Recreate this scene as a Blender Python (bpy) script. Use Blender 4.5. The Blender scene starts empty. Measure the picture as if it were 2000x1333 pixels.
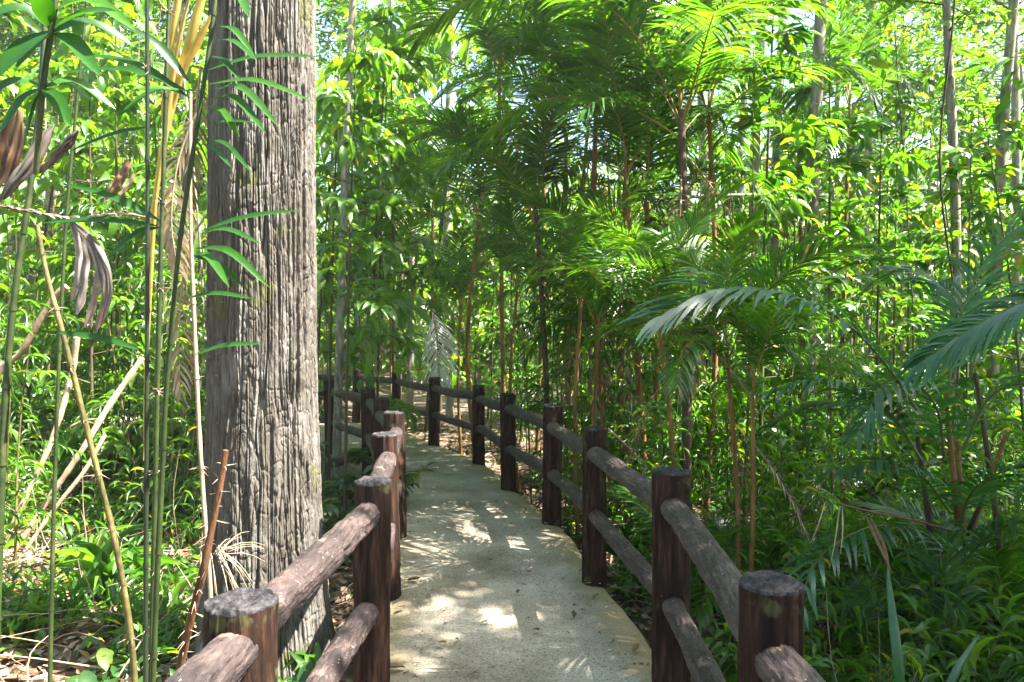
import bpy, math, random
import numpy as np
from mathutils import Vector, Matrix

random.seed(11)
RNG = np.random.default_rng(11)
scene = bpy.context.scene
COL = scene.collection

# ------------------------------------------------------------------ camera, sky, sun, exposure
FPX, CX, HY, EYE = 1400.0, 1000.0, 658.0, 1.6      # focal length and horizon in photo pixels (2000 wide), eye height
cam_data = bpy.data.cameras.new("camera")
cam_data.sensor_width = 36.0
cam_data.lens = FPX / 2000.0 * 36.0
cam_data.shift_y = -(666.5 - HY) / 2000.0
cam_data.clip_start = 0.05
cam_data.clip_end = 3000
camera = bpy.data.objects.new("camera", cam_data)
camera.location = (0, 0, EYE)
camera.rotation_euler = (math.radians(90), 0, 0)
COL.objects.link(camera)
scene.camera = camera

SUN_EL, SUN_AZ = math.radians(58), math.radians(-9)      # azimuth from +x (right), negative is towards the camera
SUN = Vector((math.cos(SUN_EL) * math.cos(SUN_AZ), math.cos(SUN_EL) * math.sin(SUN_AZ), math.sin(SUN_EL)))
world = bpy.data.worlds.new("World")
scene.world = world
world.use_nodes = True
wn = world.node_tree
wn.nodes.clear()
sky = wn.nodes.new("ShaderNodeTexSky")
sky.sky_type = 'NISHITA'
sky.sun_disc = False
sky.sun_elevation = SUN_EL
sky.sun_rotation = math.atan2(SUN.x, SUN.y)
sky.air_density = 1.0
sky.dust_density = 2.0
bg = wn.nodes.new("ShaderNodeBackground")
bg.inputs[1].default_value = 0.085
wo = wn.nodes.new("ShaderNodeOutputWorld")
wn.links.new(sky.outputs[0], bg.inputs[0])
wn.links.new(bg.outputs[0], wo.inputs[0])

sun_data = bpy.data.lights.new("sun", 'SUN')
sun_data.energy = 5.0
sun_data.angle = math.radians(0.53)
sun_data.color = (1.0, 0.95, 0.86)
sun = bpy.data.objects.new("sun", sun_data)
sun.rotation_euler = SUN.to_track_quat('Z', 'Y').to_euler()
COL.objects.link(sun)

scene.view_settings.view_transform = 'Standard'
scene.view_settings.look = 'None'
scene.view_settings.gamma = 1.0
scene.view_settings.exposure = 3.05
scene.render.engine = 'CYCLES'
cy = scene.cycles
cy.use_denoising = True
cy.max_bounces = 10
cy.diffuse_bounces = 5
cy.glossy_bounces = 3
cy.transmission_bounces = 4
cy.sample_clamp_indirect = 6.0
cy.caustics_reflective = False
cy.caustics_refractive = False

# ------------------------------------------------------------------ numeric helpers
def P(px, py, d):
    """photo pixel at distance d -> world point"""
    return np.array([(px - CX) / FPX * d, d, EYE + (HY - py) / FPX * d])

def pix(p):
    d = max(p[1], 0.05)
    return CX + p[0] / d * FPX, HY - (p[2] - EYE) / d * FPX

def unit(v):
    v = np.asarray(v, float)
    n = np.linalg.norm(v, axis=-1, keepdims=True)
    return v / np.maximum(n, 1e-9)

def _hash(ix, iy, iz, seed):
    h = (ix * 374761393 + iy * 668265263 + iz * 2147483647 + seed * 1274126177) & 0xFFFFFFFF
    h = ((h ^ (h >> 13)) * 1274126177) & 0xFFFFFFFF
    h = ((h ^ (h >> 16)) * 2246822519) & 0xFFFFFFFF
    h = h ^ (h >> 15)
    return (h & 0xFFFF) / 32767.5 - 1.0

def vnoise(p, seed=0):
    p = np.asarray(p, float)
    i = np.floor(p).astype(np.int64)
    f = p - i
    f = f * f * (3 - 2 * f)
    r = 0
    for dx in (0, 1):
        for dy in (0, 1):
            for dz in (0, 1):
                w = (f[..., 0] if dx else 1 - f[..., 0]) * (f[..., 1] if dy else 1 - f[..., 1]) * (f[..., 2] if dz else 1 - f[..., 2])
                r = r + w * _hash(i[..., 0] + dx, i[..., 1] + dy, i[..., 2] + dz, seed)
    return r

def fbm(p, oct=3, seed=0):
    a, s, r = 1.0, 1.0, 0
    for k in range(oct):
        r = r + a * vnoise(np.asarray(p) * s, seed + k * 17)
        a *= 0.5
        s *= 2.03
    return r

def spline(pts, n):
    """Catmull-Rom through pts, n samples evenly by length"""
    pts = np.asarray(pts, float)
    if len(pts) == 2:
        return pts[0] + (pts[1] - pts[0]) * np.linspace(0, 1, n)[:, None]
    q = np.vstack([2 * pts[0] - pts[1], pts, 2 * pts[-1] - pts[-2]])
    out = []
    for k in range(1, len(q) - 2):
        t = np.linspace(0, 1, 24, endpoint=(k == len(q) - 3))[:, None]
        a, b, c, d = q[k - 1], q[k], q[k + 1], q[k + 2]
        out.append(0.5 * (2 * b + (c - a) * t + (2 * a - 5 * b + 4 * c - d) * t ** 2 + (3 * b - a - 3 * c + d) * t ** 3))
    o = np.vstack(out)
    s = np.r_[0, np.cumsum(np.linalg.norm(np.diff(o, axis=0), axis=1))]
    g = np.linspace(0, s[-1], n)
    return np.stack([np.interp(g, s, o[:, k]) for k in range(o.shape[1])], 1)

class MB:
    """collects geometry for ONE mesh"""
    def __init__(self):
        self.v, self.f, self.t, self.m, self.n = [], [], [], [], 0

    def add(self, v, f, t=0.5, m=0):
        v = np.asarray(v, float).reshape(-1, 3)
        f = np.asarray(f, np.int64)
        self.v.append(v)
        self.f.append(f + self.n)
        self.t.append(np.broadcast_to(np.asarray(t, float), (len(v),)))
        self.m.append(np.full(len(f), m))
        self.n += len(v)

    def tube(self, pts, r, seg=6, t=0.5, m=0, cap=True):
        pts = np.asarray(pts, float)
        n = len(pts)
        r = np.broadcast_to(np.asarray(r, float), (n,))
        tan = unit(np.gradient(pts, axis=0))
        u = np.cross(tan[0], [0.31, 0.17, 0.93] if abs(tan[0][2]) < 0.9 else [1, 0.2, 0])
        us = []
        for k in range(n):
            u = u - tan[k] * np.dot(u, tan[k])
            u = u / max(np.linalg.norm(u), 1e-9)
            us.append(u)
        us = np.array(us)
        ws = np.cross(tan, us)
        a = np.linspace(0, 2 * math.pi, seg, endpoint=False)
        v = pts[:, None] + r[:, None, None] * (np.cos(a)[None, :, None] * us[:, None] + np.sin(a)[None, :, None] * ws[:, None])
        i, j = np.meshgrid(np.arange(n - 1), np.arange(seg), indexing='ij')
        j2 = (j + 1) % seg
        f = np.stack([i * seg + j, i * seg + j2, (i + 1) * seg + j2, (i + 1) * seg + j], -1).reshape(-1, 4)
        self.add(v.reshape(-1, 3), f, t, m)
        if cap:
            b = self.n
            e = np.vstack([v[-1], pts[-1] + tan[-1] * r[-1] * 0.4, v[0], pts[0] - tan[0] * r[0] * 0.4])
            k = np.arange(seg)
            f1 = np.stack([k, (k + 1) % seg, np.full(seg, seg)], -1)
            f2 = np.stack([(k + 1) % seg + seg + 1, k + seg + 1, np.full(seg, 2 * seg + 1)], -1)
            self.add(e, np.vstack([f1, f2]), t, m)

    def leaves(self, pos, dr, nr, ln, wd, tmpl, t):
        """many leaves at once from a template (x along the leaf, y across, z up)"""
        tv, tf = tmpl
        pos, dr, nr = np.atleast_2d(pos), unit(np.atleast_2d(dr)), np.atleast_2d(nr)
        sd = unit(np.cross(nr, dr))
        up = np.cross(dr, sd)
        ln = np.broadcast_to(ln, (len(pos),))[:, None, None]
        wd = np.broadcast_to(wd, (len(pos),))[:, None, None]
        v = pos[:, None] + ln * tv[None, :, 0:1] * dr[:, None] + wd * tv[None, :, 1:2] * sd[:, None] + ln * tv[None, :, 2:3] * up[:, None]
        k = len(tv)
        base = (np.arange(len(pos)) * k)[:, None, None]
        for ff in tf:
            self.add(np.zeros((0, 3)), (ff[None] + base).reshape(-1, ff.shape[1]))
        self.n += 0
        self.v.append(v.reshape(-1, 3))
        self.t.append(np.repeat(np.broadcast_to(t, (len(pos),)), k))
        self.n += len(pos) * k

    def ribbons(self, C, W, N, t):
        """strips: C (k,s,3) centre lines, W (k,s) half widths, N (k,s,3) side vectors"""
        k, s, _ = C.shape
        v = np.stack([C - N * W[..., None], C + N * W[..., None]], 2).reshape(-1, 3)
        b = (np.arange(k) * s * 2)[:, None]
        i = np.arange(s - 1)[None] * 2
        f = np.stack([b + i, b + i + 1, b + i + 3, b + i + 2], -1).reshape(-1, 4)
        self.add(v, f, np.repeat(np.broadcast_to(t, (k,)), s * 2))

    def mesh(self, name, mats, origin=(0, 0, 0), smooth=True, extra=None):
        me = bpy.data.meshes.new(name)
        v = np.vstack(self.v) - np.asarray(origin, float)
        me.vertices.add(len(v))
        me.vertices.foreach_set("co", v.astype(np.float32).ravel())
        li = np.concatenate([f.ravel() for f in self.f]).astype(np.int32)
        tot = np.concatenate([np.full(len(f), f.shape[1]) for f in self.f]).astype(np.int32)
        mi = np.concatenate(self.m).astype(np.int32)
        me.loops.add(len(li))
        me.loops.foreach_set("vertex_index", li)
        me.polygons.add(len(tot))
        me.polygons.foreach_set("loop_start", np.r_[0, np.cumsum(tot)[:-1]].astype(np.int32))
        me.polygons.foreach_set("material_index", mi)
        me.polygons.foreach_set("use_smooth", np.full(len(tot), smooth))
        a = me.attributes.new("tint", 'FLOAT', 'POINT')
        a.data.foreach_set("value", np.concatenate(self.t).astype(np.float32))
        for kk, vv in (extra or {}).items():
            b = me.attributes.new(kk, 'FLOAT', 'POINT')
            b.data.foreach_set("value", np.asarray(vv, np.float32))
        me.update(calc_edges=True)
        me.validate()
        for m in (mats if isinstance(mats, (list, tuple)) else [mats]):
            me.materials.append(m)
        return me

    def build(self, name, mats, parent=None, origin=None, **kw):
        if origin is None:
            origin = tuple(parent.location) if parent is not None and getattr(parent, 'parent', None) is None else (0, 0, 0)
        o = bpy.data.objects.new(name, self.mesh(name, mats, origin, **kw))
        COL.objects.link(o)
        o.parent = parent
        if parent is None:
            o.location = origin
        return o

def tag(o, label=None, cat=None, group=None, kind=None):
    for k, v in (("label", label), ("category", cat), ("group", group), ("kind", kind)):
        if v:
            o[k] = v
    return o

def thing(name, label, cat, loc=(0, 0, 0), group=None):
    o = bpy.data.objects.new(name, None)
    o.location = tuple(loc)
    o.empty_display_size = 0.1
    COL.objects.link(o)
    return tag(o, label, cat, group)

def part(name, me, parent, loc=(0, 0, 0), rot=(0, 0, 0), sc=1.0):
    o = bpy.data.objects.new(name, me)
    COL.objects.link(o)
    o.parent = parent
    o.location = loc
    o.rotation_euler = rot
    o.scale = (sc, sc, sc)
    return o

# ------------------------------------------------------------------ materials
def new_mat(name):
    m = bpy.data.materials.new(name)
    m.use_nodes = True
    m.node_tree.nodes.clear()
    return m, m.node_tree

def node(nt, typ, **kw):
    n = nt.nodes.new(typ)
    for k, v in kw.items():
        setattr(n, k, v)
    return n

def ramp(nt, fac, stops):
    r = node(nt, "ShaderNodeValToRGB")
    e = r.color_ramp.elements
    while len(e) < len(stops):
        e.new(0.5)
    for k, (p, c) in enumerate(stops):
        e[k].position = p
        e[k].color = (*c, 1)
    nt.links.new(fac, r.inputs[0])
    return r.outputs[0]

def leaf_mat(name, stops, trans=0.55, gloss=0.4, tscale=(2.55, 2.35, 0.55), spec=0.05):
    """stops: leaf colours over the random per-leaf tint"""
    m, nt = new_mat(name)
    at = node(nt, "ShaderNodeAttribute", attribute_name="tint")
    inf = node(nt, "ShaderNodeObjectInfo")
    mm = node(nt, "ShaderNodeMath", operation='MULTIPLY_ADD')
    nt.links.new(inf.outputs["Random"], mm.inputs[0])
    mm.inputs[1].default_value = 0.22
    mm.inputs[2].default_value = -0.11
    ad = node(nt, "ShaderNodeMath", operation='ADD', use_clamp=True)
    nt.links.new(at.outputs["Fac"], ad.inputs[0])
    nt.links.new(mm.outputs[0], ad.inputs[1])
    c = ramp(nt, ad.outputs[0], stops)
    tc = node(nt, "ShaderNodeTexCoord")
    nz = node(nt, "ShaderNodeTexNoise")
    nz.inputs["Scale"].default_value = 30
    nt.links.new(tc.outputs["Object"], nz.inputs["Vector"])
    mr = node(nt, "ShaderNodeMapRange")
    mr.inputs[3].default_value, mr.inputs[4].default_value = 0.7, 1.3
    nt.links.new(nz.outputs[0], mr.inputs[0])
    vm = node(nt, "ShaderNodeVectorMath", operation='SCALE')
    nt.links.new(c, vm.inputs[0])
    nt.links.new(mr.outputs[0], vm.inputs["Scale"])
    tm = node(nt, "ShaderNodeVectorMath", operation='MULTIPLY')
    nt.links.new(vm.outputs[0], tm.inputs[0])
    tm.inputs[1].default_value = tscale
    df = node(nt, "ShaderNodeBsdfDiffuse")
    tr = node(nt, "ShaderNodeBsdfTranslucent")
    nt.links.new(vm.outputs[0], df.inputs[0])
    nt.links.new(tm.outputs[0], tr.inputs[0])
    mx = node(nt, "ShaderNodeMixShader")
    mx.inputs[0].default_value = trans
    nt.links.new(df.outputs[0], mx.inputs[1])
    nt.links.new(tr.outputs[0], mx.inputs[2])
    gl = node(nt, "ShaderNodeBsdfGlossy")
    gl.inputs["Roughness"].default_value = gloss
    fc = node(nt, "ShaderNodeLayerWeight")
    fc.inputs[0].default_value = 0.3
    lw = node(nt, "ShaderNodeMapRange")
    lw.inputs[3].default_value, lw.inputs[4].default_value = spec * 0.5, spec * 3.0
    nt.links.new(fc.outputs["Facing"], lw.inputs[0])
    m2 = node(nt, "ShaderNodeMixShader")
    nt.links.new(lw.outputs[0], m2.inputs[0])
    nt.links.new(mx.outputs[0], m2.inputs[1])
    nt.links.new(gl.outputs[0], m2.inputs[2])
    out = node(nt, "ShaderNodeOutputMaterial")
    nt.links.new(m2.outputs[0], out.inputs[0])
    return m

def rough_mat(name, stops, scale=(8, 8, 2), detail=6, rough=0.85, bump=0.3, bscale=None, spots=None, spec=0.3):
    """bark, dead leaf and stone: noise through a colour ramp, plus bump; spots=(scale, threshold, colour)"""
    m, nt = new_mat(name)
    tc = node(nt, "ShaderNodeTexCoord")
    mp = node(nt, "ShaderNodeMapping")
    mp.inputs["Scale"].default_value = scale
    nt.links.new(tc.outputs["Object"], mp.inputs[0])
    nz = node(nt, "ShaderNodeTexNoise")
    nz.inputs["Scale"].default_value = 1.0
    nz.inputs["Detail"].default_value = detail
    nz.inputs["Roughness"].default_value = 0.65
    nt.links.new(mp.outputs[0], nz.inputs["Vector"])
    col = ramp(nt, nz.outputs[0], stops)
    if spots:
        for sc, th, cc in spots:
            n2 = node(nt, "ShaderNodeTexNoise")
            n2.inputs["Scale"].default_value = sc
            n2.inputs["Detail"].default_value = 4
            n2.inputs["Roughness"].default_value = 0.6
            nt.links.new(tc.outputs["Object"], n2.inputs["Vector"])
            mr = node(nt, "ShaderNodeMapRange")
            mr.inputs[1].default_value, mr.inputs[2].default_value = th, th + 0.05
            nt.links.new(n2.outputs[0], mr.inputs[0])
            mx = node(nt, "ShaderNodeMix", data_type='RGBA')
            nt.links.new(mr.outputs[0], mx.inputs[0])
            nt.links.new(col, mx.inputs[6])
            mx.inputs[7].default_value = (*cc, 1)
            col = mx.outputs[2]
    bs = node(nt, "ShaderNodeBsdfPrincipled")
    nt.links.new(col, bs.inputs["Base Color"])
    bs.inputs["Roughness"].default_value = rough
    bs.inputs["Specular IOR Level"].default_value = spec
    if bump:
        n3 = node(nt, "ShaderNodeTexNoise")
        n3.inputs["Scale"].default_value = 1.0
        n3.inputs["Detail"].default_value = 8
        mp2 = node(nt, "ShaderNodeMapping")
        mp2.inputs["Scale"].default_value = bscale or tuple(4 * s for s in scale)
        nt.links.new(tc.outputs["Object"], mp2.inputs[0])
        nt.links.new(mp2.outputs[0], n3.inputs["Vector"])
        bp = node(nt, "ShaderNodeBump")
        bp.inputs["Strength"].default_value = bump
        bp.inputs["Distance"].default_value = 0.01
        nt.links.new(n3.outputs[0], bp.inputs["Height"])
        nt.links.new(bp.outputs[0], bs.inputs["Normal"])
    out = node(nt, "ShaderNodeOutputMaterial")
    nt.links.new(bs.outputs[0], out.inputs[0])
    return m

G_MID = [(0.0, (0.018, 0.070, 0.006)), (0.45, (0.038, 0.125, 0.008)), (0.8, (0.080, 0.180, 0.010)), (0.94, (0.15, 0.21, 0.015)), (1.0, (0.26, 0.21, 0.03))]
G_DEEP = [(0.0, (0.012, 0.045, 0.010)), (0.5, (0.026, 0.085, 0.014)), (0.9, (0.050, 0.125, 0.016)), (1.0, (0.12, 0.15, 0.02))]
G_BRIGHT = [(0.0, (0.036, 0.110, 0.012)), (0.5, (0.072, 0.170, 0.015)), (0.85, (0.13, 0.225, 0.02)), (1.0, (0.26, 0.25, 0.03))]
G_PALM = [(0.0, (0.014, 0.070, 0.007)), (0.5, (0.044, 0.142, 0.012)), (0.88, (0.085, 0.175, 0.016)), (1.0, (0.20, 0.20, 0.03))]
G_CANE = [(0.0, (0.010, 0.050, 0.006)), (0.5, (0.024, 0.095, 0.010)), (1.0, (0.060, 0.165, 0.012))]
G_BLUE = [(0.0, (0.014, 0.070, 0.026)), (0.6, (0.030, 0.115, 0.046)), (1.0, (0.06, 0.15, 0.05))]
M = {}
M['leaf'] = leaf_mat("leaf_green", G_MID)
M['deep'] = leaf_mat("leaf_deep", G_DEEP)
M['bright'] = leaf_mat("leaf_yellow_green", G_BRIGHT, trans=0.5)
M['palm'] = leaf_mat("palm_leaflet", G_PALM, tscale=(2.6, 2.1, 0.6), trans=0.56, gloss=0.32, spec=0.05)
M['blue'] = leaf_mat("glossy_palm_leaflet", G_BLUE, trans=0.35, gloss=0.34, spec=0.065)
M['whitened'] = leaf_mat("sunlit_white_leaf", [(0, (0.50, 0.49, 0.46)), (1, (0.72, 0.71, 0.69))], trans=0.4, tscale=(1, 1, 0.9), gloss=0.5, spec=0.04)  # near-white stands for sun glare on the hanging frond, painted into its colour
M['cane_leaf'] = leaf_mat("cane_leaflet", G_CANE, trans=0.45, gloss=0.35, spec=0.035)
M['dryleaf'] = leaf_mat("dry_leaf", [(0, (0.07, 0.035, 0.018)), (0.4, (0.17, 0.10, 0.055)), (0.7, (0.33, 0.235, 0.15)), (1, (0.50, 0.44, 0.35))], trans=0.25, tscale=(1.3, 1.1, 0.8), gloss=0.5, spec=0.03)
M['yellow'] = leaf_mat("yellow_frond", [(0, (0.28, 0.17, 0.03)), (0.5, (0.45, 0.32, 0.07)), (1, (0.55, 0.45, 0.14))], trans=0.4, tscale=(1.4, 1.2, 0.7), gloss=0.5, spec=0.03)
M['paper'] = leaf_mat("papery_leaf", [(0, (0.045, 0.028, 0.02)), (0.5, (0.14, 0.11, 0.095)), (1, (0.32, 0.28, 0.26))], trans=0.2, tscale=(1.2, 1.0, 0.9), gloss=0.5, spec=0.04)
M['bark'] = rough_mat("pale_bark", [(0.3, (0.10, 0.085, 0.065)), (0.5, (0.24, 0.21, 0.165)), (0.7, (0.44, 0.41, 0.35))], scale=(18, 18, 4), spots=[(3.0, 0.60, (0.12, 0.13, 0.055)), (9, 0.62, (0.50, 0.48, 0.43)), (5, 0.66, (0.06, 0.045, 0.03))])
M['darkbark'] = rough_mat("brown_bark", [(0.3, (0.045, 0.030, 0.020)), (0.6, (0.10, 0.07, 0.045)), (0.8, (0.18, 0.13, 0.085))], scale=(18, 18, 4))
M['twig'] = rough_mat("green_twig", [(0.3, (0.05, 0.06, 0.02)), (0.7, (0.12, 0.12, 0.05))], scale=(20, 20, 6), bump=0)
M['palmstem'] = rough_mat("orange_palm_stem", [(0.3, (0.10, 0.045, 0.015)), (0.5, (0.22, 0.11, 0.035)), (0.7, (0.36, 0.20, 0.07))], scale=(20, 20, 2), bump=0.4)
M['rachis'] = rough_mat("palm_rachis", [(0.3, (0.05, 0.09, 0.02)), (0.7, (0.14, 0.17, 0.05))], scale=(20, 20, 6), bump=0, rough=0.5)
M['goldrachis'] = rough_mat("golden_rachis", [(0.3, (0.16, 0.12, 0.03)), (0.7, (0.34, 0.23, 0.06))], scale=(20, 20, 6), bump=0, rough=0.5)
M['cane'] = rough_mat("yellow_cane", [(0.3, (0.035, 0.035, 0.012)), (0.5, (0.10, 0.085, 0.026)), (0.66, (0.19, 0.145, 0.06)), (0.8, (0.30, 0.22, 0.12))], scale=(16, 16, 11), bump=0.3, rough=0.55)
M['greencane'] = rough_mat("green_cane", [(0.3, (0.012, 0.024, 0.006)), (0.55, (0.032, 0.05, 0.012)), (0.8, (0.10, 0.095, 0.035))], scale=(14, 14, 9), bump=0.15, rough=0.55)
M['blackcane'] = rough_mat("dark_cane", [(0.3, (0.010, 0.018, 0.010)), (0.7, (0.03, 0.045, 0.02)), (0.85, (0.10, 0.11, 0.07))], scale=(20, 20, 7), bump=0.1, rough=0.45)
M['browncane'] = rough_mat("spiny_brown_cane", [(0.3, (0.05, 0.022, 0.010)), (0.6, (0.12, 0.055, 0.025)), (0.8, (0.22, 0.12, 0.06))], scale=(25, 25, 6), bump=0.4)
M['drycane'] = rough_mat("dry_cane", [(0.3, (0.20, 0.13, 0.08)), (0.6, (0.36, 0.26, 0.18)), (0.8, (0.50, 0.40, 0.30))], scale=(14, 14, 6), bump=0.3)
M['spine'] = rough_mat("pale_spine", [(0.3, (0.25, 0.18, 0.11)), (0.7, (0.42, 0.34, 0.24))], scale=(20, 20, 20), bump=0)
M['bigbark'] = rough_mat("fissured_bark", [(0.28, (0.042, 0.034, 0.026)), (0.5, (0.100, 0.087, 0.072)), (0.72, (0.215, 0.200, 0.185))], scale=(9, 9, 2.2), bump=1.0, bscale=(80, 80, 26), spots=[(2.2, 0.60, (0.095, 0.092, 0.042)), (1.4, 0.63, (0.20, 0.205, 0.165)), (3.4, 0.65, (0.045, 0.037, 0.028)), (38, 0.68, (0.30, 0.29, 0.27))])
M['post'] = rough_mat("dark_log_bark", [(0.32, (0.008, 0.0046, 0.0035)), (0.5, (0.023, 0.0112, 0.0074)), (0.68, (0.075, 0.038, 0.024))], scale=(30, 30, 4), bump=0.6, bscale=(90, 90, 14), rough=0.7, spec=0.15, spots=[(6, 0.60, (0.060, 0.058, 0.022)), (55, 0.74, (0.26, 0.22, 0.19))])
M['posttop'] = rough_mat("cut_log_end", [(0.36, (0.006, 0.005, 0.0052)), (0.5, (0.021, 0.018, 0.020)), (0.7, (0.065, 0.057, 0.061))], scale=(30, 30, 30), bump=0.6, bscale=(80, 80, 80), rough=0.65)
M['rail'] = rough_mat("worn_log_rail", [(0.30, (0.016, 0.011, 0.0105)), (0.48, (0.040, 0.0275, 0.0265)), (0.60, (0.070, 0.049, 0.046)), (0.74, (0.17, 0.105, 0.077))], scale=(14, 5, 14), bump=1.0, bscale=(90, 25, 90), rough=0.5, spec=0.5, spots=[(7, 0.62, (0.15, 0.095, 0.073)), (60, 0.66, (0.34, 0.32, 0.33)), (26, 0.66, (0.022, 0.016, 0.016))])

# path concrete: grey, speckled, with a mossy ochre edge (attribute 'edge' runs 0 at the middle to 1 at the rim)
def path_material():
    m, nt = new_mat("worn_concrete")
    tc = node(nt, "ShaderNodeTexCoord")
    n1 = node(nt, "ShaderNodeTexNoise"); n1.inputs["Scale"].default_value = 1.7; n1.inputs["Detail"].default_value = 7; n1.inputs["Roughness"].default_value = 0.6
    n2 = node(nt, "ShaderNodeTexNoise"); n2.inputs["Scale"].default_value = 85; n2.inputs["Detail"].default_value = 4
    n3 = node(nt, "ShaderNodeTexNoise"); n3.inputs["Scale"].default_value = 5; n3.inputs["Detail"].default_value = 6
    for n in (n1, n2, n3):
        nt.links.new(tc.outputs["Object"], n.inputs["Vector"])
    base = ramp(nt, n1.outputs[0], [(0.3, (0.165, 0.138, 0.098)), (0.48, (0.302, 0.258, 0.197)), (0.7, (0.435, 0.385, 0.312))])
    sp = ramp(nt, n2.outputs[0], [(0.34, (0.38, 0.38, 0.36)), (0.45, (0.92, 0.92, 0.92)), (0.60, (1.06, 1.06, 1.05)), (0.70, (1.5, 1.48, 1.42))])
    mu = node(nt, "ShaderNodeMix", data_type='RGBA', blend_type='MULTIPLY'); mu.inputs[0].default_value = 1
    nt.links.new(base, mu.inputs[6]); nt.links.new(sp, mu.inputs[7])
    at = node(nt, "ShaderNodeAttribute", attribute_name="edge")
    a1 = node(nt, "ShaderNodeMath", operation='MULTIPLY_ADD'); a1.inputs[1].default_value = 0.55; 
    nt.links.new(n3.outputs[0], a1.inputs[0]); nt.links.new(at.outputs["Fac"], a1.inputs[2])
    mr = node(nt, "ShaderNodeMapRange"); mr.inputs[1].default_value = 0.98; mr.inputs[2].default_value = 1.22; mr.inputs[4].default_value = 0.65
    nt.links.new(a1.outputs[0], mr.inputs[0])
    mx = node(nt, "ShaderNodeMix", data_type='RGBA')
    nt.links.new(mr.outputs[0], mx.inputs[0]); nt.links.new(mu.outputs[2], mx.inputs[6]); mx.inputs[7].default_value = (0.21, 0.165, 0.075, 1)
    bs = node(nt, "ShaderNodeBsdfPrincipled"); bs.inputs["Roughness"].default_value = 0.8; bs.inputs["Specular IOR Level"].default_value = 0.3
    nt.links.new(mx.outputs[2], bs.inputs["Base Color"])
    bp = node(nt, "ShaderNodeBump"); bp.inputs["Strength"].default_value = 0.35; bp.inputs["Distance"].default_value = 0.004
    nt.links.new(n2.outputs[0], bp.inputs["Height"]); nt.links.new(bp.outputs[0], bs.inputs["Normal"])
    out = node(nt, "ShaderNodeOutputMaterial"); nt.links.new(bs.outputs[0], out.inputs[0])
    return m
M['path'] = path_material()
M['soil'] = rough_mat("forest_soil", [(0.3, (0.035, 0.025, 0.016)), (0.5, (0.085, 0.062, 0.042)), (0.62, (0.17, 0.135, 0.10)), (0.75, (0.30, 0.25, 0.20))], scale=(9, 9, 9), detail=10, bump=1.0, bscale=(30, 30, 30), spots=[(1.2, 0.58, (0.05, 0.07, 0.02))])

# ------------------------------------------------------------------ leaf templates
def tmpl(xs, ws, zs, fold=0.0):
    """leaf with a midrib: each row has left, mid, right"""
    v, n = [], len(xs)
    for x, w, z in zip(xs, ws, zs):
        v += [(x, w, z + fold * w), (x, 0, z), (x, -w, z + fold * w)]
    q = []
    for k in range(n - 1):
        a, b = 3 * k, 3 * (k + 1)
        q += [(a, b, b + 1, a + 1), (a + 1, b + 1, b + 2, a + 2)]
    return np.array(v, float), [np.array(q)]
T_OVAL = tmpl([0, .25, .6, .85, 1], [.04, .42, .48, .27, .02], [0, .03, .02, -.05, -.14], 0.18)
T_LANCE = tmpl([0, .2, .5, .8, 1], [.05, .4, .5, .3, .02], [0, .06, .05, -.08, -.25], 0.25)
T_SMALL = (np.array([(0, 0, 0), (.5, .5, .06), (.5, -.5, .06), (1, 0, -.08)], float), [np.array([(0, 3, 1), (0, 2, 3)])])
T_STRAP = tmpl([0, .2, .45, .7, .88, 1], [.3, .5, .5, .4, .25, .02], [0, .10, .13, .06, -.08, -.25], 0.3)

def rdir(n, up=0.0, rng=RNG):
    v = rng.normal(size=(n, 3))
    v = unit(v)
    v[:, 2] += up
    return unit(v)

# ------------------------------------------------------------------ ground, path
RP = [(0.70, -1.2), (0.66, 0.3), (0.63, 1.78), (0.71, 3.2), (0.538, 4.71), (0.34, 6.17), (-0.037, 7.55), (-0.42, 9.03), (-1.16, 10.6), (-1.97, 12.3), (-2.83, 13.3), (-4.2, 13.9), (-5.7, 14.2)]
LP = [(-0.60, -1.3), (-0.62, 0.2), (-0.63, 1.66), (-0.607, 3.09), (-0.764, 4.42), (-0.92, 5.70), (-1.29, 7.0), (-1.67, 8.4), (-2.5, 9.9), (-3.7, 11.0), (-5.2, 11.7)]
R_S = spline([(0.75, -4)] + RP + [(-9, 14.6)], 160)
L_S = spline([(-0.58, -4)] + LP + [(-9, 12.6)], 160)

def path_gap(x, y):
    """distance from a point to the middle of the path, less its half width; negative on the path"""
    mid = (R_S + L_S) / 2
    hw = np.linalg.norm(R_S - L_S, axis=1) / 2
    d = np.hypot(mid[:, 0] - x, mid[:, 1] - y) - hw
    return d.min()

def ground_z(x, y):
    x, y = np.asarray(x, float), np.asarray(y, float)
    p = np.stack([x * 0.45, y * 0.45, 0 * x], -1)
    z = -0.36 + 0.10 * fbm(p, 3, 5)
    far = np.clip((np.hypot(x, y - 6) - 14) / 30, 0, 1)
    return z + far * (0.6 + 0.8 * vnoise(np.stack([x * 0.05, y * 0.05, 0 * x + 3], -1), 9))

def gz(x, y):
    return float(ground_z(np.array([x]), np.array([y]))[0])

u = np.linspace(-1, 1, 221)
gx = np.sinh(u * 5.2) / np.sinh(5.2) * 320
gy = gx + 7
X, Y = np.meshgrid(gx, gy, indexing='ij')
Z = ground_z(X.ravel(), Y.ravel()).reshape(X.shape)
n = len(u)
b = MB()
i, j = np.meshgrid(np.arange(n - 1), np.arange(n - 1), indexing='ij')
b.add(np.stack([X, Y, Z], -1), np.stack([i * n + j, (i + 1) * n + j, (i + 1) * n + j + 1, i * n + j + 1], -1).reshape(-1, 4))
tag(b.build("ground", M['soil'], origin=(0, 0, 0)), kind="structure")

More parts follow.
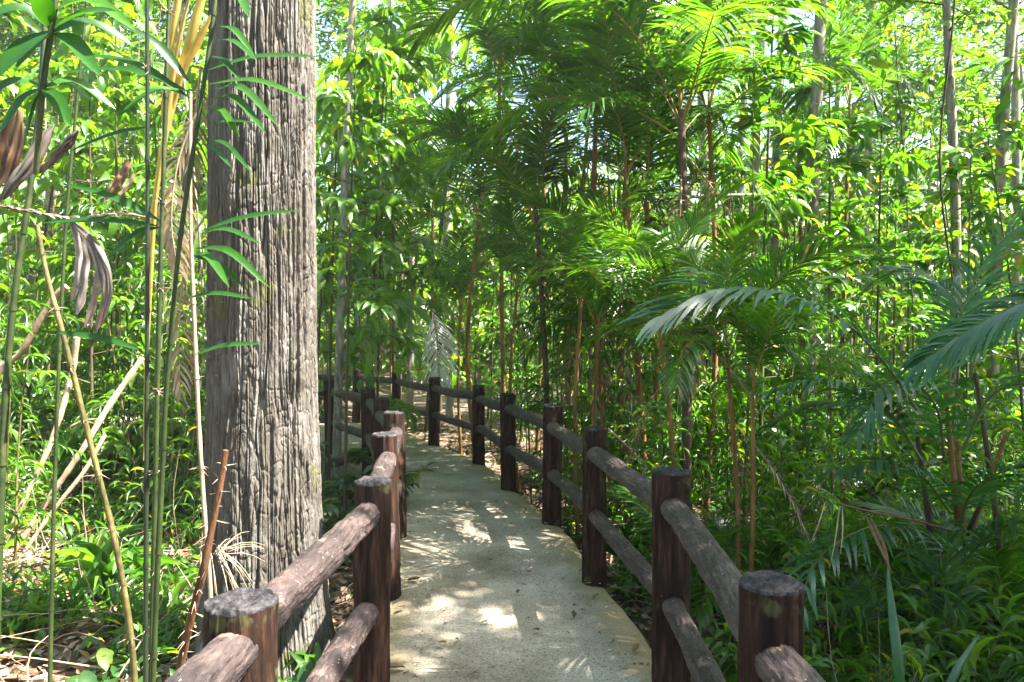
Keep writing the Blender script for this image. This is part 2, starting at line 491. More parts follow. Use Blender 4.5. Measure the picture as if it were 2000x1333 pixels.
NS, NT = 480, 28
RP_, LP_ = R_S, L_S
R_S, L_S = spline([(0.75, -4)] + RP + [(-9, 14.6)], 480), spline([(-0.58, -4)] + LP + [(-9, 12.6)], 480)
tt = np.linspace(-0.035, 1.035, NT)
v, ed = [], []
nrm2 = unit(R_S - L_S)
for k in range(NS):
    wob = 0.035 * fbm(np.array([[k * 0.11, 0.3, 0]]), 4, 3)[0], 0.035 * fbm(np.array([[k * 0.11, 7.3, 0]]), 4, 4)[0]
    for t in tt:
        p = L_S[k] + (R_S[k] - L_S[k]) * t
        e = abs(t - 0.5) * 2
        p = p + nrm2[k] * ((wob[1] if t > 0.5 else wob[0]) * 0.4 * max(0, (e - 0.6) / 0.4))
        v.append((p[0], p[1], 0.0))
        ed.append(e)
v = np.array(v)
v[:, 2] = 0.012 * fbm(np.stack([v[:, 0] * 1.5, v[:, 1] * 1.5, v[:, 0] * 0], -1), 3, 8) - 0.02 * np.clip((np.array(ed) - 0.93) / 0.14, 0, 1) ** 2
b = MB()
i, j = np.meshgrid(np.arange(NS - 1), np.arange(NT - 1), indexing='ij')
b.add(v, np.stack([i * NT + j, i * NT + j + 1, (i + 1) * NT + j + 1, (i + 1) * NT + j], -1).reshape(-1, 4))
edge_all = list(ed)
for s in (0, NT - 1):                                   # slab sides
    top = v[s::NT]
    bot = top.copy(); bot[:, 2] -= 0.5
    k = np.arange(NS - 1)
    b.add(np.vstack([top, bot]), np.stack([k, k + 1, NS + k + 1, NS + k], -1))
    edge_all += [1.0] * (2 * NS)
tag(b.build("path", M['path'], origin=(0, 0, 0), extra={"edge": edge_all}), kind="structure")

R_S, L_S = RP_, LP_
# ------------------------------------------------------------------ log fences
def post_mesh(seed, top=1.0, r0=0.079):
    seg, rows = 96, 110
    z = np.linspace(-0.55, top - 0.012, rows)
    a = np.linspace(0, 2 * math.pi, seg, endpoint=False)
    Zg, A = np.meshgrid(z, a, indexing='ij')
    cx, sy = np.cos(A), np.sin(A)
    def disp(zz):
        warp = 0.8 * vnoise(np.stack([cx * 1.2, sy * 1.2, zz * 2.2], -1), seed)
        rid = vnoise(np.stack([cx * 6.5 + warp, sy * 6.5 + warp, zz * 3.3], -1), seed + 1)
        cr = np.exp(-(rid / 0.11) ** 2)
        return 0.004 * vnoise(np.stack([cx * 1.5, sy * 1.5, zz * 1.5], -1), seed + 2) - 0.0055 * cr + 0.0028 * np.clip(vnoise(np.stack([cx * 3.4 + warp, sy * 3.4, zz * 3.0], -1), seed + 9) / 0.10, 0, 1) - 0.004 * np.exp(-(vnoise(np.stack([cx * 11 + warp, sy * 11, zz * 4], -1), seed + 11) / 0.13) ** 2) + 0.0025 * vnoise(np.stack([cx * 9, sy * 9, zz * 9], -1), seed + 3)
    r = r0 + disp(Zg) + 0.006 * np.clip((0.15 - Zg) / 0.6, 0, 1)
    v = np.stack([r * cx, r * sy, Zg], -1)
    mb = MB()
    i, j = np.meshgrid(np.arange(rows - 1), np.arange(seg), indexing='ij')
    j2 = (j + 1) % seg
    mb.add(v.reshape(-1, 3), np.stack([i * seg + j, i * seg + j2, (i + 1) * seg + j2, (i + 1) * seg + j], -1).reshape(-1, 4))
    # sawn top with rings and cracks
    rr = np.array([1.0, 0.985, 0.94, 0.88, 0.82, 0.75, 0.68, 0.6, 0.52, 0.43, 0.34, 0.24, 0.14, 0.04])
    RR, A2 = np.meshgrid(rr, a, indexing='ij')
    rim = r[-1][None] * RR
    zt = np.full_like(RR, top) + 0.004 * np.sin(RR * 26 + 3 * vnoise(np.stack([np.cos(A2) * 1.6, np.sin(A2) * 1.6, RR * 2], -1), seed + 8)) * (RR < 0.95) + 0.006 * vnoise(np.stack([RR * 8 + 1.2 * vnoise(np.stack([np.cos(A2) * 1.5, np.sin(A2) * 1.5, RR * 0], -1), seed + 7), np.cos(A2) * 1.3, np.sin(A2) * 1.3], -1), seed + 5)
    zt[0] = top - 0.012
    zt[1] = top - 0.003
    vt = np.stack([rim * np.cos(A2), rim * np.sin(A2), zt], -1)
    nr = len(rr)
    i, j = np.meshgrid(np.arange(nr - 1), np.arange(seg), indexing='ij')
    j2 = (j + 1) % seg
    mb.add(vt.reshape(-1, 3), np.stack([i * seg + j, i * seg + j2, (i + 1) * seg + j2, (i + 1) * seg + j], -1).reshape(-1, 4), m=1)
    last = vt[-1]
    mb.add(last, np.arange(seg)[None], m=1)
    return mb.mesh("post", [M['post'], M['posttop']])

def rail_mesh(p0, p1, r0, seed):
    seg, rows = 72, 120
    p0, p1 = np.asarray(p0, float), np.asarray(p1, float)
    s = np.linspace(0, 1, rows)
    L = np.linalg.norm(p1 - p0)
    rr = np.random.default_rng(seed)
    bow = rr.normal(0, 0.014, 3)
    d = unit(p1 - p0)
    sd = unit(np.cross(d, [0, 0, 1]))
    up = np.cross(sd, d)
    bend = np.sin(s * math.pi)[:, None]
    c = np.outer(s, [0, L, 0]) + bend * np.array([bow[0], 0, bow[1] - 0.008])
    a = np.linspace(0, 2 * math.pi, seg, endpoint=False)
    S, A = np.meshgrid(s * L, a, indexing='ij')
    cx, sy = np.cos(A), np.sin(A)
    warp = 0.9 * vnoise(np.stack([cx * 1.4, sy * 1.4, S * 5], -1), seed)
    rid = vnoise(np.stack([cx * 3.2 + warp, sy * 3.2 + warp, S * 4.5], -1), seed + 1)
    knot = vnoise(np.stack([cx * 1.6, sy * 1.6, S * 6], -1), seed + 2)
    r = r0 * (1 + 0.07 * vnoise(np.stack([cx * 0.6, sy * 0.6, S * 3], -1), seed + 4)) - 0.007 * np.exp(-(rid / 0.09) ** 2) + 0.004 * np.clip(vnoise(np.stack([cx * 2.3 + warp, sy * 2.3, S * 5], -1), seed + 9) / 0.09, 0, 1) - 0.003 * np.exp(-(vnoise(np.stack([cx * 8 + warp, sy * 8, S * 9], -1), seed + 11) / 0.13) ** 2) + 0.008 * np.clip(knot - 0.35, 0, 1) + 0.0015 * vnoise(np.stack([cx * 7, sy * 7, S * 30], -1), seed + 3)
    te = np.clip(np.minimum(S, L - S) / 0.16, 0.2, 1)
    r = r0 + (r - r0) * te
    v = c[:, None] + np.stack([r * cx, 0 * r, r * sy], -1)
    mb = MB()
    i, j = np.meshgrid(np.arange(rows - 1), np.arange(seg), indexing='ij')
    j2 = (j + 1) % seg
    mb.add(v.reshape(-1, 3), np.stack([i * seg + j, (i + 1) * seg + j, (i + 1) * seg + j2, i * seg + j2], -1).reshape(-1, 4))
    me = mb.mesh("rail", M['rail'])
    rot = Matrix((tuple(sd), tuple(d), tuple(up))).transposed().to_euler()
    return me, rot

def log_fence(name, label, pts, tops, zt, zl, seed):
    base = (pts[3][0], pts[3][1], 0)
    f = thing(name, label, "fence", base)
    for k, (x, y) in enumerate(pts):
        o = part("post", post_mesh(seed + k * 31, tops[k], 0.079 + 0.004 * math.sin(seed + k * 2.7)), f, (x - base[0], y - base[1], 0), (0.018 * math.sin(k * 3.1 + seed), 0.018 * math.cos(k * 5.3 + seed), k * 1.3))
        if k + 1 < len(pts):
            for q, zz in enumerate((zt, zl)):
                j = np.random.default_rng(seed + k * 7 + q).normal(0, 0.012, 2)
                a = np.array([x, y, zz[k] + j[0]])
                c = np.array([pts[k + 1][0], pts[k + 1][1], zz[k + 1] + j[1]])
                me, rot = rail_mesh(a, c, 0.053 if q == 0 else 0.047, seed + 500 + k * 13 + q)
                part("rail", me, f, (a[0] - base[0], a[1] - base[1], a[2]), rot)
    return f
log_fence("log_fence", "brown log fence along the right edge of the path, curving left at the far bend", RP, [1.0, 1.0, 1.0, 1.0, 1.0, 1.01, 1.0, 0.99, 1.0, 0.98, 1.0, 1.0, 1.0], [0.84] * 13, [0.44] * 13, 100)
log_fence("log_fence", "brown log fence along the left edge of the path beside the big trunk", LP, [1.0, 1.0, 0.985, 0.985, 1.0, 1.0, 1.0, 1.0, 1.0, 1.0, 1.0], [0.90, 0.92, 0.90, 0.86, 0.84, 0.84, 0.84, 0.84, 0.84, 0.84, 0.84], [0.42, 0.42, 0.42, 0.44, 0.44, 0.44, 0.44, 0.44, 0.44, 0.44, 0.44], 900)

# ------------------------------------------------------------------ the big trunk
def big_tree():
    cx0, cy0 = P(517, 658, 4.45)[0], 4.45
    t = thing("big_tree", "huge tree with thick grey trunk of deeply fissured bark beside the left fence", "tree", (cx0, cy0, -0.4))
    seg, rows = 900, 800
    z = np.linspace(0, 5.2, rows)
    a = np.linspace(0, 2 * math.pi, seg, endpoint=False)
    Zg, A = np.meshgrid(z, a, indexing='ij')
    cx, sy = np.cos(A), np.sin(A)
    R = 0.322 + 0.055 * np.exp(-Zg / 1.15) + 0.05 * np.exp(-Zg / 0.3) - 0.003 * Zg + 0.010 * vnoise(np.stack([cx * 1.2, sy * 1.2, Zg * 0.5], -1), 40)
    R = R + 0.05 * np.exp(-Zg / 0.35) * vnoise(np.stack([cx * 2.2, sy * 2.2, Zg * 0.3], -1), 47)
    w1 = vnoise(np.stack([cx * 2.0, sy * 2.0, Zg * 0.8], -1), 41) * 0.5
    w2 = vnoise(np.stack([cx * 5.0, sy * 5.0, Zg * 3.5], -1), 42) * 0.52
    f1 = vnoise(np.stack([cx * 14.5 + w1 + w2, sy * 14.5 + w1 - w2, Zg * 0.95], -1), 43)
    f2 = vnoise(np.stack([cx * 25 + w2 * 1.6, sy * 25 + w1 * 1.5, Zg * 1.5], -1), 44)
    crack = vnoise(np.stack([cx * 6, sy * 6, Zg * 15 + w2 * 3], -1), 45)
    fine = vnoise(np.stack([cx * 30, sy * 30, Zg * 26], -1), 46)
    plate = np.clip(np.abs(f1) / 0.26, 0, 1) ** 0.6
    pl2 = np.clip(np.abs(f2) / 0.24, 0, 1) ** 0.6
    d = -0.031 * (1 - plate) - 0.016 * (1 - pl2) - 0.006 * np.exp(-(crack / 0.10) ** 2) + 0.0034 * fine + 0.004 * f1
    r = R + d
    lean = 0.012 * Zg
    v = np.stack([r * cx - lean * 0.3, r * sy, Zg], -1)
    mb = MB()
    i, j = np.meshgrid(np.arange(rows - 1), np.arange(seg), indexing='ij')
    j2 = (j + 1) % seg
    mb.add(v.reshape(-1, 3), np.stack([i * seg + j, i * seg + j2, (i + 1) * seg + j2, (i + 1) * seg + j], -1).reshape(-1, 4))
    zz = np.linspace(5.18, 14, 14)
    mb.tube(np.stack([-0.0036 * zz, 0 * zz, zz], 1), np.linspace(0.30, 0.12, 14), 24)
    part("trunk", mb.mesh("trunk", M['bigbark']), t)
    r_ = np.random.default_rng(5)
    c = MB()
    for k in range(26):
        e = np.array([r_.normal(0, 1.9), r_.normal(0, 1.9), 13.5 + r_.uniform(0, 5)])
        c.tube(spline([(0, 0, 11 + r_.uniform(0, 2)), (e * [0.5, 0.5, 1]) - [0, 0, 1], e], 8), np.linspace(0.07, 0.01, 8), 5, m=1)
        q = e + r_.normal(0, 0.6, (90, 3)) * [1, 1, 0.5]
        c.leaves(q, rdir(90, -0.2, r_), rdir(90, 1.5, r_), r_.uniform(.14, .24, 90), r_.uniform(.07, .1, 90), T_SMALL, r_.uniform(0, 1, 90))
    part("crown", c.mesh("crown", [M['leaf'], M['bark']]), t)
big_tree()

# ------------------------------------------------------------------ palm fronds
def frond_mesh(rach, npair=34, lmax=0.5, wid=0.016, pet=0.22, droop=0.7, seed=1, phi=(62, 28), lift=0.25, mats=None, rr=0.009, tint=(0.15, 0.8), side_up=None, blade_seg=5, curl=0.0):
    """pinnate frond on a given rachis polyline (local coordinates, base first)"""
    r_ = np.random.default_rng(seed)
    R = spline(rach, 26)
    mb = MB()
    mb.tube(R, np.linspace(rr, rr * 0.22, 26), 5, t=0.5, m=1, cap=False)
    s = np.linspace(pet, 0.995, npair)
    s = np.repeat(s, 2) + r_.normal(0, 0.006, npair * 2)
    s = np.clip(s, 0, 1)
    sg = np.tile([1.0, -1.0], npair)
    x = s * 25
    k0 = np.clip(x.astype(int), 0, 24)
    fr = (x - k0)[:, None]
    pos = R[k0] * (1 - fr) + R[k0 + 1] * fr
    tan = unit(R[k0 + 1] - R[k0])
    upv = np.array([0, 0, 1.0]) if side_up is None else np.asarray(side_up, float)
    side = np.cross(tan, upv)
    bad = np.linalg.norm(side, axis=1) < 0.15
    side[bad] = np.cross(tan[bad], [0.2, 1, 0.1])
    side = unit(side)
    nrm = np.cross(side, tan)
    q = (s - pet) / (1 - pet)
    ang = np.radians(phi[0] + (phi[1] - phi[0]) * q + r_.normal(0, 4, len(s)))
    L = lmax * np.clip(0.42 + 1.9 * q - 2.0 * q ** 2 + 0.12 * q ** 4, 0.2, 1.0) * r_.uniform(0.88, 1.08, len(s))
    d = tan * np.cos(ang)[:, None] + side * (sg * np.sin(ang))[:, None] + nrm * (lift + r_.normal(0, 0.07, len(s)))[:, None]
    d = unit(d)
    n = blade_seg
    C = [pos]
    cur = pos
    for k in range(n):
        d2 = d + np.array([0, 0, -1.0]) * (droop * ((k + 0.3) / n) ** 1.4 * r_.uniform(0.7, 1.3, len(s)))[:, None]
        cur = cur + unit(d2) * (L / n)[:, None]
        C.append(cur)
    C = np.stack(C, 1)
    prof = np.interp(np.linspace(0, 1, n + 1), [0, .12, .4, .75, 1], [.35, .85, 1, .72, .05])
    W = wid * prof[None] * r_.uniform(0.85, 1.15, len(s))[:, None]
    tg = unit(np.gradient(C, axis=1))
    N = unit(np.cross(tg, nrm[:, None] + 0.25 * (sg[:, None] * side.T.T)[:, None] * 1.0))
    t = r_.uniform(*tint, len(s))
    mb.ribbons(C, W, N, t)
    return mb.mesh("frond", mats or [M['palm'], M['rachis']])

def arc(length, a0, bend, n=9, yaw=0.0):
    """rachis in the xz plane starting at elevation a0 (deg) and bending over by bend (deg)"""
    s = np.linspace(0, 1, n)
    a = np.radians(a0 - bend * s ** 1.35)
    dx = np.cos(a) * length / (n - 1)
    dz = np.sin(a) * length / (n - 1)
    p = np.stack([np.r_[0, np.cumsum(dx[:-1])], yaw * s * s * length, np.r_[0, np.cumsum(dz[:-1])]], 1)
    return p

FR = {}
for k in range(3):
    FR['erect', k] = frond_mesh(arc(1.75, 82, 60 + 10 * k, yaw=0.1 * (k - 1)), 54, 0.52, 0.0115, 0.2, 0.6, 10 + k, mats=[M['palm'], M['goldrachis']])
    FR['mid', k] = frond_mesh(arc(1.95, 66, 90 + 12 * k, yaw=0.12 * (k - 1)), 60, 0.60, 0.0120, 0.18, 0.85, 20 + k, mats=[M['palm'], M['goldrachis']])
    FR['low', k] = frond_mesh(arc(1.9, 38, 95 + 12 * k, yaw=0.14 * (k - 1)), 58, 0.60, 0.0120, 0.18, 1.05, 30 + k, mats=[M['palm'], M['goldrachis']])
    FR['dead', k] = frond_mesh(arc(1.3, -48, 38, yaw=0.1 * (k - 1)), 20, 0.32, 0.010, 0.2, 1.6, 40 + k, mats=[M['dryleaf'], M['drycane']])

def palm(base, crowns, label, group, stem_r=0.035, nf=10, seed=0, scale=1.0, stem_mat='palmstem', name="palm", dead=2, bare=False):
    """crowns: list of crown-base points (world); each gets a stem and a rosette of fronds"""
    r_ = np.random.default_rng(seed)
    base = np.asarray(base, float)
    t = thing(name, label, "palm", base, group)
    for q, c in enumerate(crowns):
        c = np.asarray(c, float) - base
        foot = np.array([r_.normal(0, 0.09), r_.normal(0, 0.09), -0.1]) * (1 if len(crowns) > 1 else 0.1)
        midp = foot + (c - foot) * 0.5 + np.array([*(r_.normal(0, 0.06, 2)), 0])
        mb = MB()
        st = spline([foot, midp, c], 16)
        rad = stem_r * np.linspace(1.15, 0.75, 16)
        mb.tube(st, rad, 9)
        ring = np.linspace(0.1, 0.95, 14)                       # leaf scars stand proud as slight rings
        for s in ring:
            i = int(s * 15)
            mb.tube(np.array([st[i] - [0, 0, 0.006], st[i] + [0, 0, 0.006]]), rad[i] * 1.12, 9, cap=False)
        part("stem", mb.mesh("stem", M[stem_mat]), t)
        a0 = r_.uniform(0, 6.28)
        for k in range(nf):
            kind = 'erect' if k < nf * 0.3 else ('mid' if k < nf * 0.7 else 'low')
            az = a0 + k * 2.4 + r_.normal(0, 0.2)
            zoff = 0.05 - 0.028 * k
            part("frond", FR[kind, int(r_.integers(3))], t, tuple(c + [0, 0, zoff]), (r_.normal(0, 0.12), r_.normal(0, 0.1), az), scale * r_.uniform(0.85, 1.1))
        for k in range(dead):
            part("dead_frond", FR['dead', int(r_.integers(3))], t, tuple(c + [0, 0, -0.35 - 0.22 * k]), (0, 0.25 * (k > 1), r_.uniform(0, 6.28)), scale * r_.uniform(0.7, 1.0))
    return t

# ------------------------------------------------------------------ leafy plants built once, copied later
def bez(r_, p, d, L, n, sag=0.3):
    d = unit(d)
    s = np.linspace(0, 1, n)[:, None]
    return p + d * L * s + np.array([0, 0, -1]) * sag * L * s ** 2 + np.cross(d, [0, 0, 1]) * (r_.normal(0, 0.08) * L * s ** 2)

def leafy(mb, r_, c, nl, ll, lw, T, droop=0.25, tint=(0, 1), start=0.3):
    """alternate leaves along a branchlet polyline c"""
    n = len(c)
    s = np.linspace(start, 1, nl) * (n - 1) * 0.999
    k = np.minimum(s.astype(int), n - 2)
    p = c[k] + (c[k + 1] - c[k]) * (s - k)[:, None]
    tg = unit(c[k + 1] - c[k])
    sd = unit(np.cross(tg, [0.05, 0.1, 1]))
    sg = np.where(np.arange(nl) % 2 == 0, 1.0, -1.0)
    d = tg * r_.uniform(0.3, 0.9, (nl, 1)) + sd * sg[:, None] * r_.uniform(0.5, 1.0, (nl, 1)) + r_.normal(0, 0.22, (nl, 3)) + np.array([0, 0, -droop])
    d[-1] = tg[-1] + [0, 0, -droop]
    nr = np.array([0, 0, 1]) + r_.normal(0, 0.35, (nl, 3))
    sz = r_.uniform(0.65, 1.15, nl)
    mb.leaves(p, d, nr, ll * sz, lw * sz, T, np.clip(r_.normal(0.5, 0.22, nl), *tint))

def sapling_meshes(h, nb, nl, ll, lw, T, seed, spread=0.7, low=0.2, stems=1, r0=0.016, sag=0.3):
    r_ = np.random.default_rng(seed)
    st, lf = MB(), MB()
    for q in range(stems):
        off = np.array([r_.normal(0, 0.05), r_.normal(0, 0.05), 0]) * (stems > 1)
        lean = np.array([r_.normal(0, 0.06), r_.normal(0, 0.06), 0]) * h + (np.array([r_.normal(0, 0.3), r_.normal(0, 0.3), 0]) * h if stems > 1 else 0)
        hh = h * (1 if q == 0 else r_.uniform(0.6, 1))
        c = spline([off + [0, 0, -0.15], off + lean * 0.35 + [0, 0, hh * 0.5], off + lean + [0, 0, hh]], 18)
        rad = np.linspace(r0, r0 * 0.25, 18)
        st.tube(c, rad, 6)
        for k in range(nb):
            f = low + (1 - low) * (k + r_.uniform(0, 0.9)) / nb
            i = min(int(f * 17), 16)
            az = k * 2.4 + r_.normal(0, 0.4) + q
            el = r_.uniform(-0.05, 0.75)
            L = spread * r_.uniform(0.5, 1.1) * (1.15 - 0.6 * f)
            br = bez(r_, c[i], np.array([math.cos(az), math.sin(az), el]), L, 7, sag)
            st.tube(br, np.linspace(rad[i] * 0.5, 0.002, 7), 4, cap=False)
            leafy(lf, r_, br, nl, ll, lw, T)
            for w in range(2):
                i2 = int(r_.integers(2, 5))
                b2 = bez(r_, br[i2], unit(br[i2 + 1] - br[i2]) + r_.normal(0, 0.6, 3), L * 0.5, 5, sag)
                st.tube(b2, np.linspace(rad[i] * 0.25, 0.0015, 5), 3, cap=False)
                leafy(lf, r_, b2, max(4, nl // 2), ll, lw, T, start=0.15)
        leafy(lf, r_, c[-5:], nl, ll, lw, T)
    return st, lf

def tree_meshes(h, r0, crown_from, R, nclus, nl, ll, lw, seed, T=T_SMALL, bare=0.0, bend=0.02):
    r_ = np.random.default_rng(seed)
    st, cr = MB(), MB()
    lean = np.array([r_.normal(0, bend), r_.normal(0, bend), 0]) * h
    c = spline([(0, 0, -0.3), lean * 0.3 + [r_.normal(0, 0.06), r_.normal(0, 0.06), h * 0.35], lean * 0.65 + [r_.normal(0, 0.08), r_.normal(0, 0.08), h * 0.7], lean + [0, 0, h]], 30)
    rad = r0 * np.interp(np.linspace(0, 1, 30), [0, 0.04, 0.6, 1], [1.3, 1.0, 0.75, 0.15])
    st.tube(c, rad, 10)
    for k in range(nclus):
        f = crown_from + (1 - crown_from) * r_.uniform(0, 1) ** 0.8
        i = min(int(f * 29), 28)
        az = r_.uniform(0, 6.28)
        L = R * r_.uniform(0.35, 1.0) * (1.25 - 0.75 * (f - crown_from) / (1 - crown_from))
        br = bez(r_, c[i], np.array([math.cos(az), math.sin(az), r_.uniform(-0.1, 0.8)]), L, 7, 0.2)
        cr.tube(br, np.linspace(max(0.006, rad[i] * 0.35), 0.003, 7), 4, cap=False, m=1)
        for w in range(3):
            i2 = int(r_.integers(2, 6))
            b2 = bez(r_, br[i2], unit(br[i2] - br[i2 - 1]) + r_.normal(0, 0.7, 3), 0.35 + L * 0.3, 5, 0.3)
            cr.tube(b2, np.linspace(0.004, 0.0015, 5), 3, cap=False, m=1)
            leafy(cr, r_, b2, nl, ll, lw, T, start=0.1)
        leafy(cr, r_, br, nl, ll, lw, T, start=0.3)
    return st, cr

def cane_clump_meshes(h, nc, seed, narrow=True, spread=0.35):
    r_ = np.random.default_rng(seed)
    st, lf = MB(), MB()
    for k in range(nc):
        p = np.array([r_.normal(0, spread * 0.5), r_.normal(0, spread * 0.5), -0.15])
        hh = h * r_.uniform(0.6, 1.05)
        e = p + np.array([r_.normal(0, 0.10) * hh, r_.normal(0, 0.10) * hh, hh])
        c = spline([p, (p + e) / 2 + [r_.normal(0, 0.05), r_.normal(0, 0.05), 0.1], e], 18)
        rad = np.linspace(0.011, 0.003, 18) * r_.uniform(0.7, 1.4)
        st.tube(c, rad, 5, t=r_.uniform())
        for w in range(int(r_.integers(9, 16))):
            f = r_.uniform(0.18, 1.0)
            i = min(int(f * 17), 16)
            az = r_.uniform(0, 6.28)
            br = bez(r_, c[i], np.array([math.cos(az), math.sin(az), r_.uniform(0.1, 0.9)]), r_.uniform(0.25, 0.6), 6, 0.5)
            st.tube(br, np.linspace(0.003, 0.0012, 6), 3, cap=False)
            leafy(lf, r_, br, int(r_.integers(7, 12)), 0.17, 0.022, T_LANCE, droop=0.35, start=0.2)
    return st, lf

def herb_mesh(nl, ll, lw, T, seed, up=0.8, mat='leaf', stalk=0.1):
    r_ = np.random.default_rng(seed)
    lf = MB()
    az = np.arange(nl) * 2.4 + r_.normal(0, 0.3, nl)
    el = r_.uniform(0.25, 1.25, nl) * up
    d = np.stack([np.cos(az) * np.cos(el), np.sin(az) * np.cos(el), np.sin(el)], 1)
    p0 = np.zeros((nl, 3)); p0[:, 2] = 0.0
    st = stalk * r_.uniform(0.5, 1.4, nl)
    tip = p0 + d * st[:, None]
    for k in range(nl):
        lf.tube(np.array([p0[k] - [0, 0, 0.03], tip[k]]), 0.003, 3, cap=False, t=0.5)
    dd = d.copy(); dd[:, 2] -= 0.25
    nr = np.stack([-np.cos(az) * np.sin(el), -np.sin(az) * np.sin(el), np.cos(el) + 0.3], 1)
    lf.leaves(tip, dd, nr, ll * r_.uniform(0.7, 1.15, nl), lw * r_.uniform(0.8, 1.1, nl), T, np.clip(r_.normal(0.5, 0.2, nl), 0, 1))
    return lf.mesh("leaves", M[mat])

# ------------------------------------------------------------------ labels
ZONES = [(-1e9, 0, "out of frame to the left"), (0, 150, "at the left edge"), (150, 290, "behind the spiny canes"), (290, 410, "left of the big trunk"), (410, 630, "behind the big trunk"),
         (630, 720, "just right of the big trunk"), (720, 850, "beyond the path bend"), (850, 990, "behind the far rails"), (990, 1130, "behind the middle posts"),
         (1130, 1260, "behind the orange stems"), (1260, 1400, "by the tall brown palm"), (1400, 1540, "among pale slender trunks"), (1540, 1700, "above the arching frond"),
         (1700, 1850, "between the arching fronds"), (1850, 2000, "at the right edge"), (2000, 1e9, "out of frame to the right")]
ORD = ["leftmost", "second from left", "third from left", "fourth from left", "fifth from left", "sixth from left", "seventh from left", "eighth from left", "ninth from left", "tenth from left", "eleventh from left", "twelfth from left"]
TODO = []
def later(o, kind, plural, tall):
    """remember a copied plant: its label is written once every plant stands"""
    TODO.append((o, kind, plural, tall))

def write_labels():
    bins = {}
    for o, kind, plural, tall in TODO:
        d = max(o.location.y, 0.3)
        px, _ = pix((o.location.x, d, 0))
        z = next(w for a, b_, w in ZONES if a <= px < b_)
        far = "close" if d < 5.5 else ("midway" if d < 10 else ("far" if d < 17 else "deepest"))
        if z.startswith("out of"):
            far = ""
        bins.setdefault((kind, plural, z, far), []).append((px, o))
    for (kind, plural, z, far), lst in bins.items():
        lst.sort(key=lambda q: q[0])
        for k, (px, o) in enumerate(lst):
            tail = (far + " " + z).strip()
            if len(lst) == 1:
                o["label"] = f"only {kind} {tail}"
            elif k < len(ORD):
                o["label"] = f"{ORD[k]} of the {len(lst)} {plural} {tail}" if k < len(lst) - 1 or len(lst) < 3 else f"rightmost of the {len(lst)} {plural} {tail}"
            else:
                o["label"] = f"{k + 1}th from left of the {plural} {tail}"
# ------------------------------------------------------------------ palms behind the right fence (crown pixel, crown distance, base pixel x)
def palm_px(crowns, basepx, d, label, **kw):
    bx = (basepx - CX) / FPX * d
    return palm((bx, d, gz(bx, d)), [P(*c) for c in crowns], label, "palms beyond the right fence", **kw)
palm_px([(1330, 215, 6.3)], 1337, 6.3, "tall palm with one brown stem and wide fronds, behind the fourth right-hand post", nf=12, dead=4, seed=1, scale=1.15, stem_r=0.042, stem_mat='darkbark')
palm_px([(1222, 330, 7.2), (1262, 395, 7.5)], 1262, 7.3, "double palm with two orange stems behind the middle posts", nf=9, dead=4, seed=2, scale=1.05)
palm_px([(1046, 400, 8.4)], 1072, 8.4, "dark stemmed palm with drooping fronds straight behind the path", nf=13, seed=3, scale=1.05, stem_mat='darkbark', dead=1)
palm_px([(1385, 225, 6.9)], 1377, 6.9, "slim palm with golden stem just right of the tall brown palm", nf=8, seed=4, scale=1.0, stem_r=0.026)
palm_px([(1105, 190, 9.6), (1150, 235, 9.9)], 1120, 9.7, "tall palm pair with high crowns behind the path bend", nf=9, seed=5, scale=1.15, stem_r=0.03)
palm_px([(935, 440, 10.6)], 930, 10.6, "low palm with bluish drooping fronds above the far rails", nf=11, seed=6, scale=0.95, dead=1)
palm_px([(845, 410, 12.6)], 850, 12.6, "farther palm with feathery crown beyond the fence bend", nf=10, seed=7, scale=1.1, dead=1)
palm_px([(1240, 70, 8.2)], 1215, 8.2, "highest palm whose fronds reach the top edge above the orange stems", nf=11, seed=8, scale=1.2, stem_r=0.032)
palm_px([(1010, 560, 9.3)], 1015, 9.3, "short palm with low crown right behind the sixth right-hand post", nf=9, seed=9, scale=0.8, stem_r=0.022, dead=1)
palm_px([(1135, 585, 6.6), (1170, 640, 6.9)], 1150, 6.7, "short twin palm with fine leaflets behind the fifth right-hand post", nf=8, seed=10, scale=0.75, stem_r=0.02, dead=1)
palm_px([(1290, 660, 5.2)], 1300, 5.2, "young palm with low feathery fronds behind the fourth right-hand post", nf=9, seed=11, scale=0.7, stem_r=0.02, dead=1)
palm_px([(1420, 690, 4.9), (1470, 760, 4.7)], 1450, 4.8, "young palm clump with fine dark leaflets behind the third right-hand post", nf=8, seed=12, scale=0.62, stem_r=0.016, dead=1)
palm_px([(1560, 330, 9.5)], 1552, 9.5, "palm standing among pale slender trunks", nf=8, seed=13, scale=0.9, stem_r=0.03)
palm_px([(1660, 205, 10.5)], 1640, 10.5, "tall palm with a hanging fringe of leaflets, above the arching frond", nf=10, seed=14, scale=1.0, stem_r=0.03)
palm_px([(760, 560, 14.0)], 765, 14.0, "small palm far beyond the path bend", nf=9, seed=15, scale=1.0, stem_r=0.03)
palm_px([(1060, 60, 12.0)], 1050, 12.0, "slender high palm deep behind the path", nf=10, seed=16, scale=1.2, stem_r=0.035)

palm_px([(1170, 20, 7.4)], 1195, 7.4, "tall palm whose long fronds hang from the top edge over the path", nf=13, seed=21, scale=1.3, stem_r=0.03, dead=1)
palm_px([(975, 150, 10.2)], 985, 10.2, "high palm with broad feathery crown left of the dark stemmed palm", nf=13, seed=23, scale=1.25, stem_r=0.03, dead=1)
palm_px([(900, 600, 11.5)], 900, 11.5, "low palm with fronds drooping over the far rails", nf=11, seed=25, scale=0.9, stem_r=0.024, dead=0)
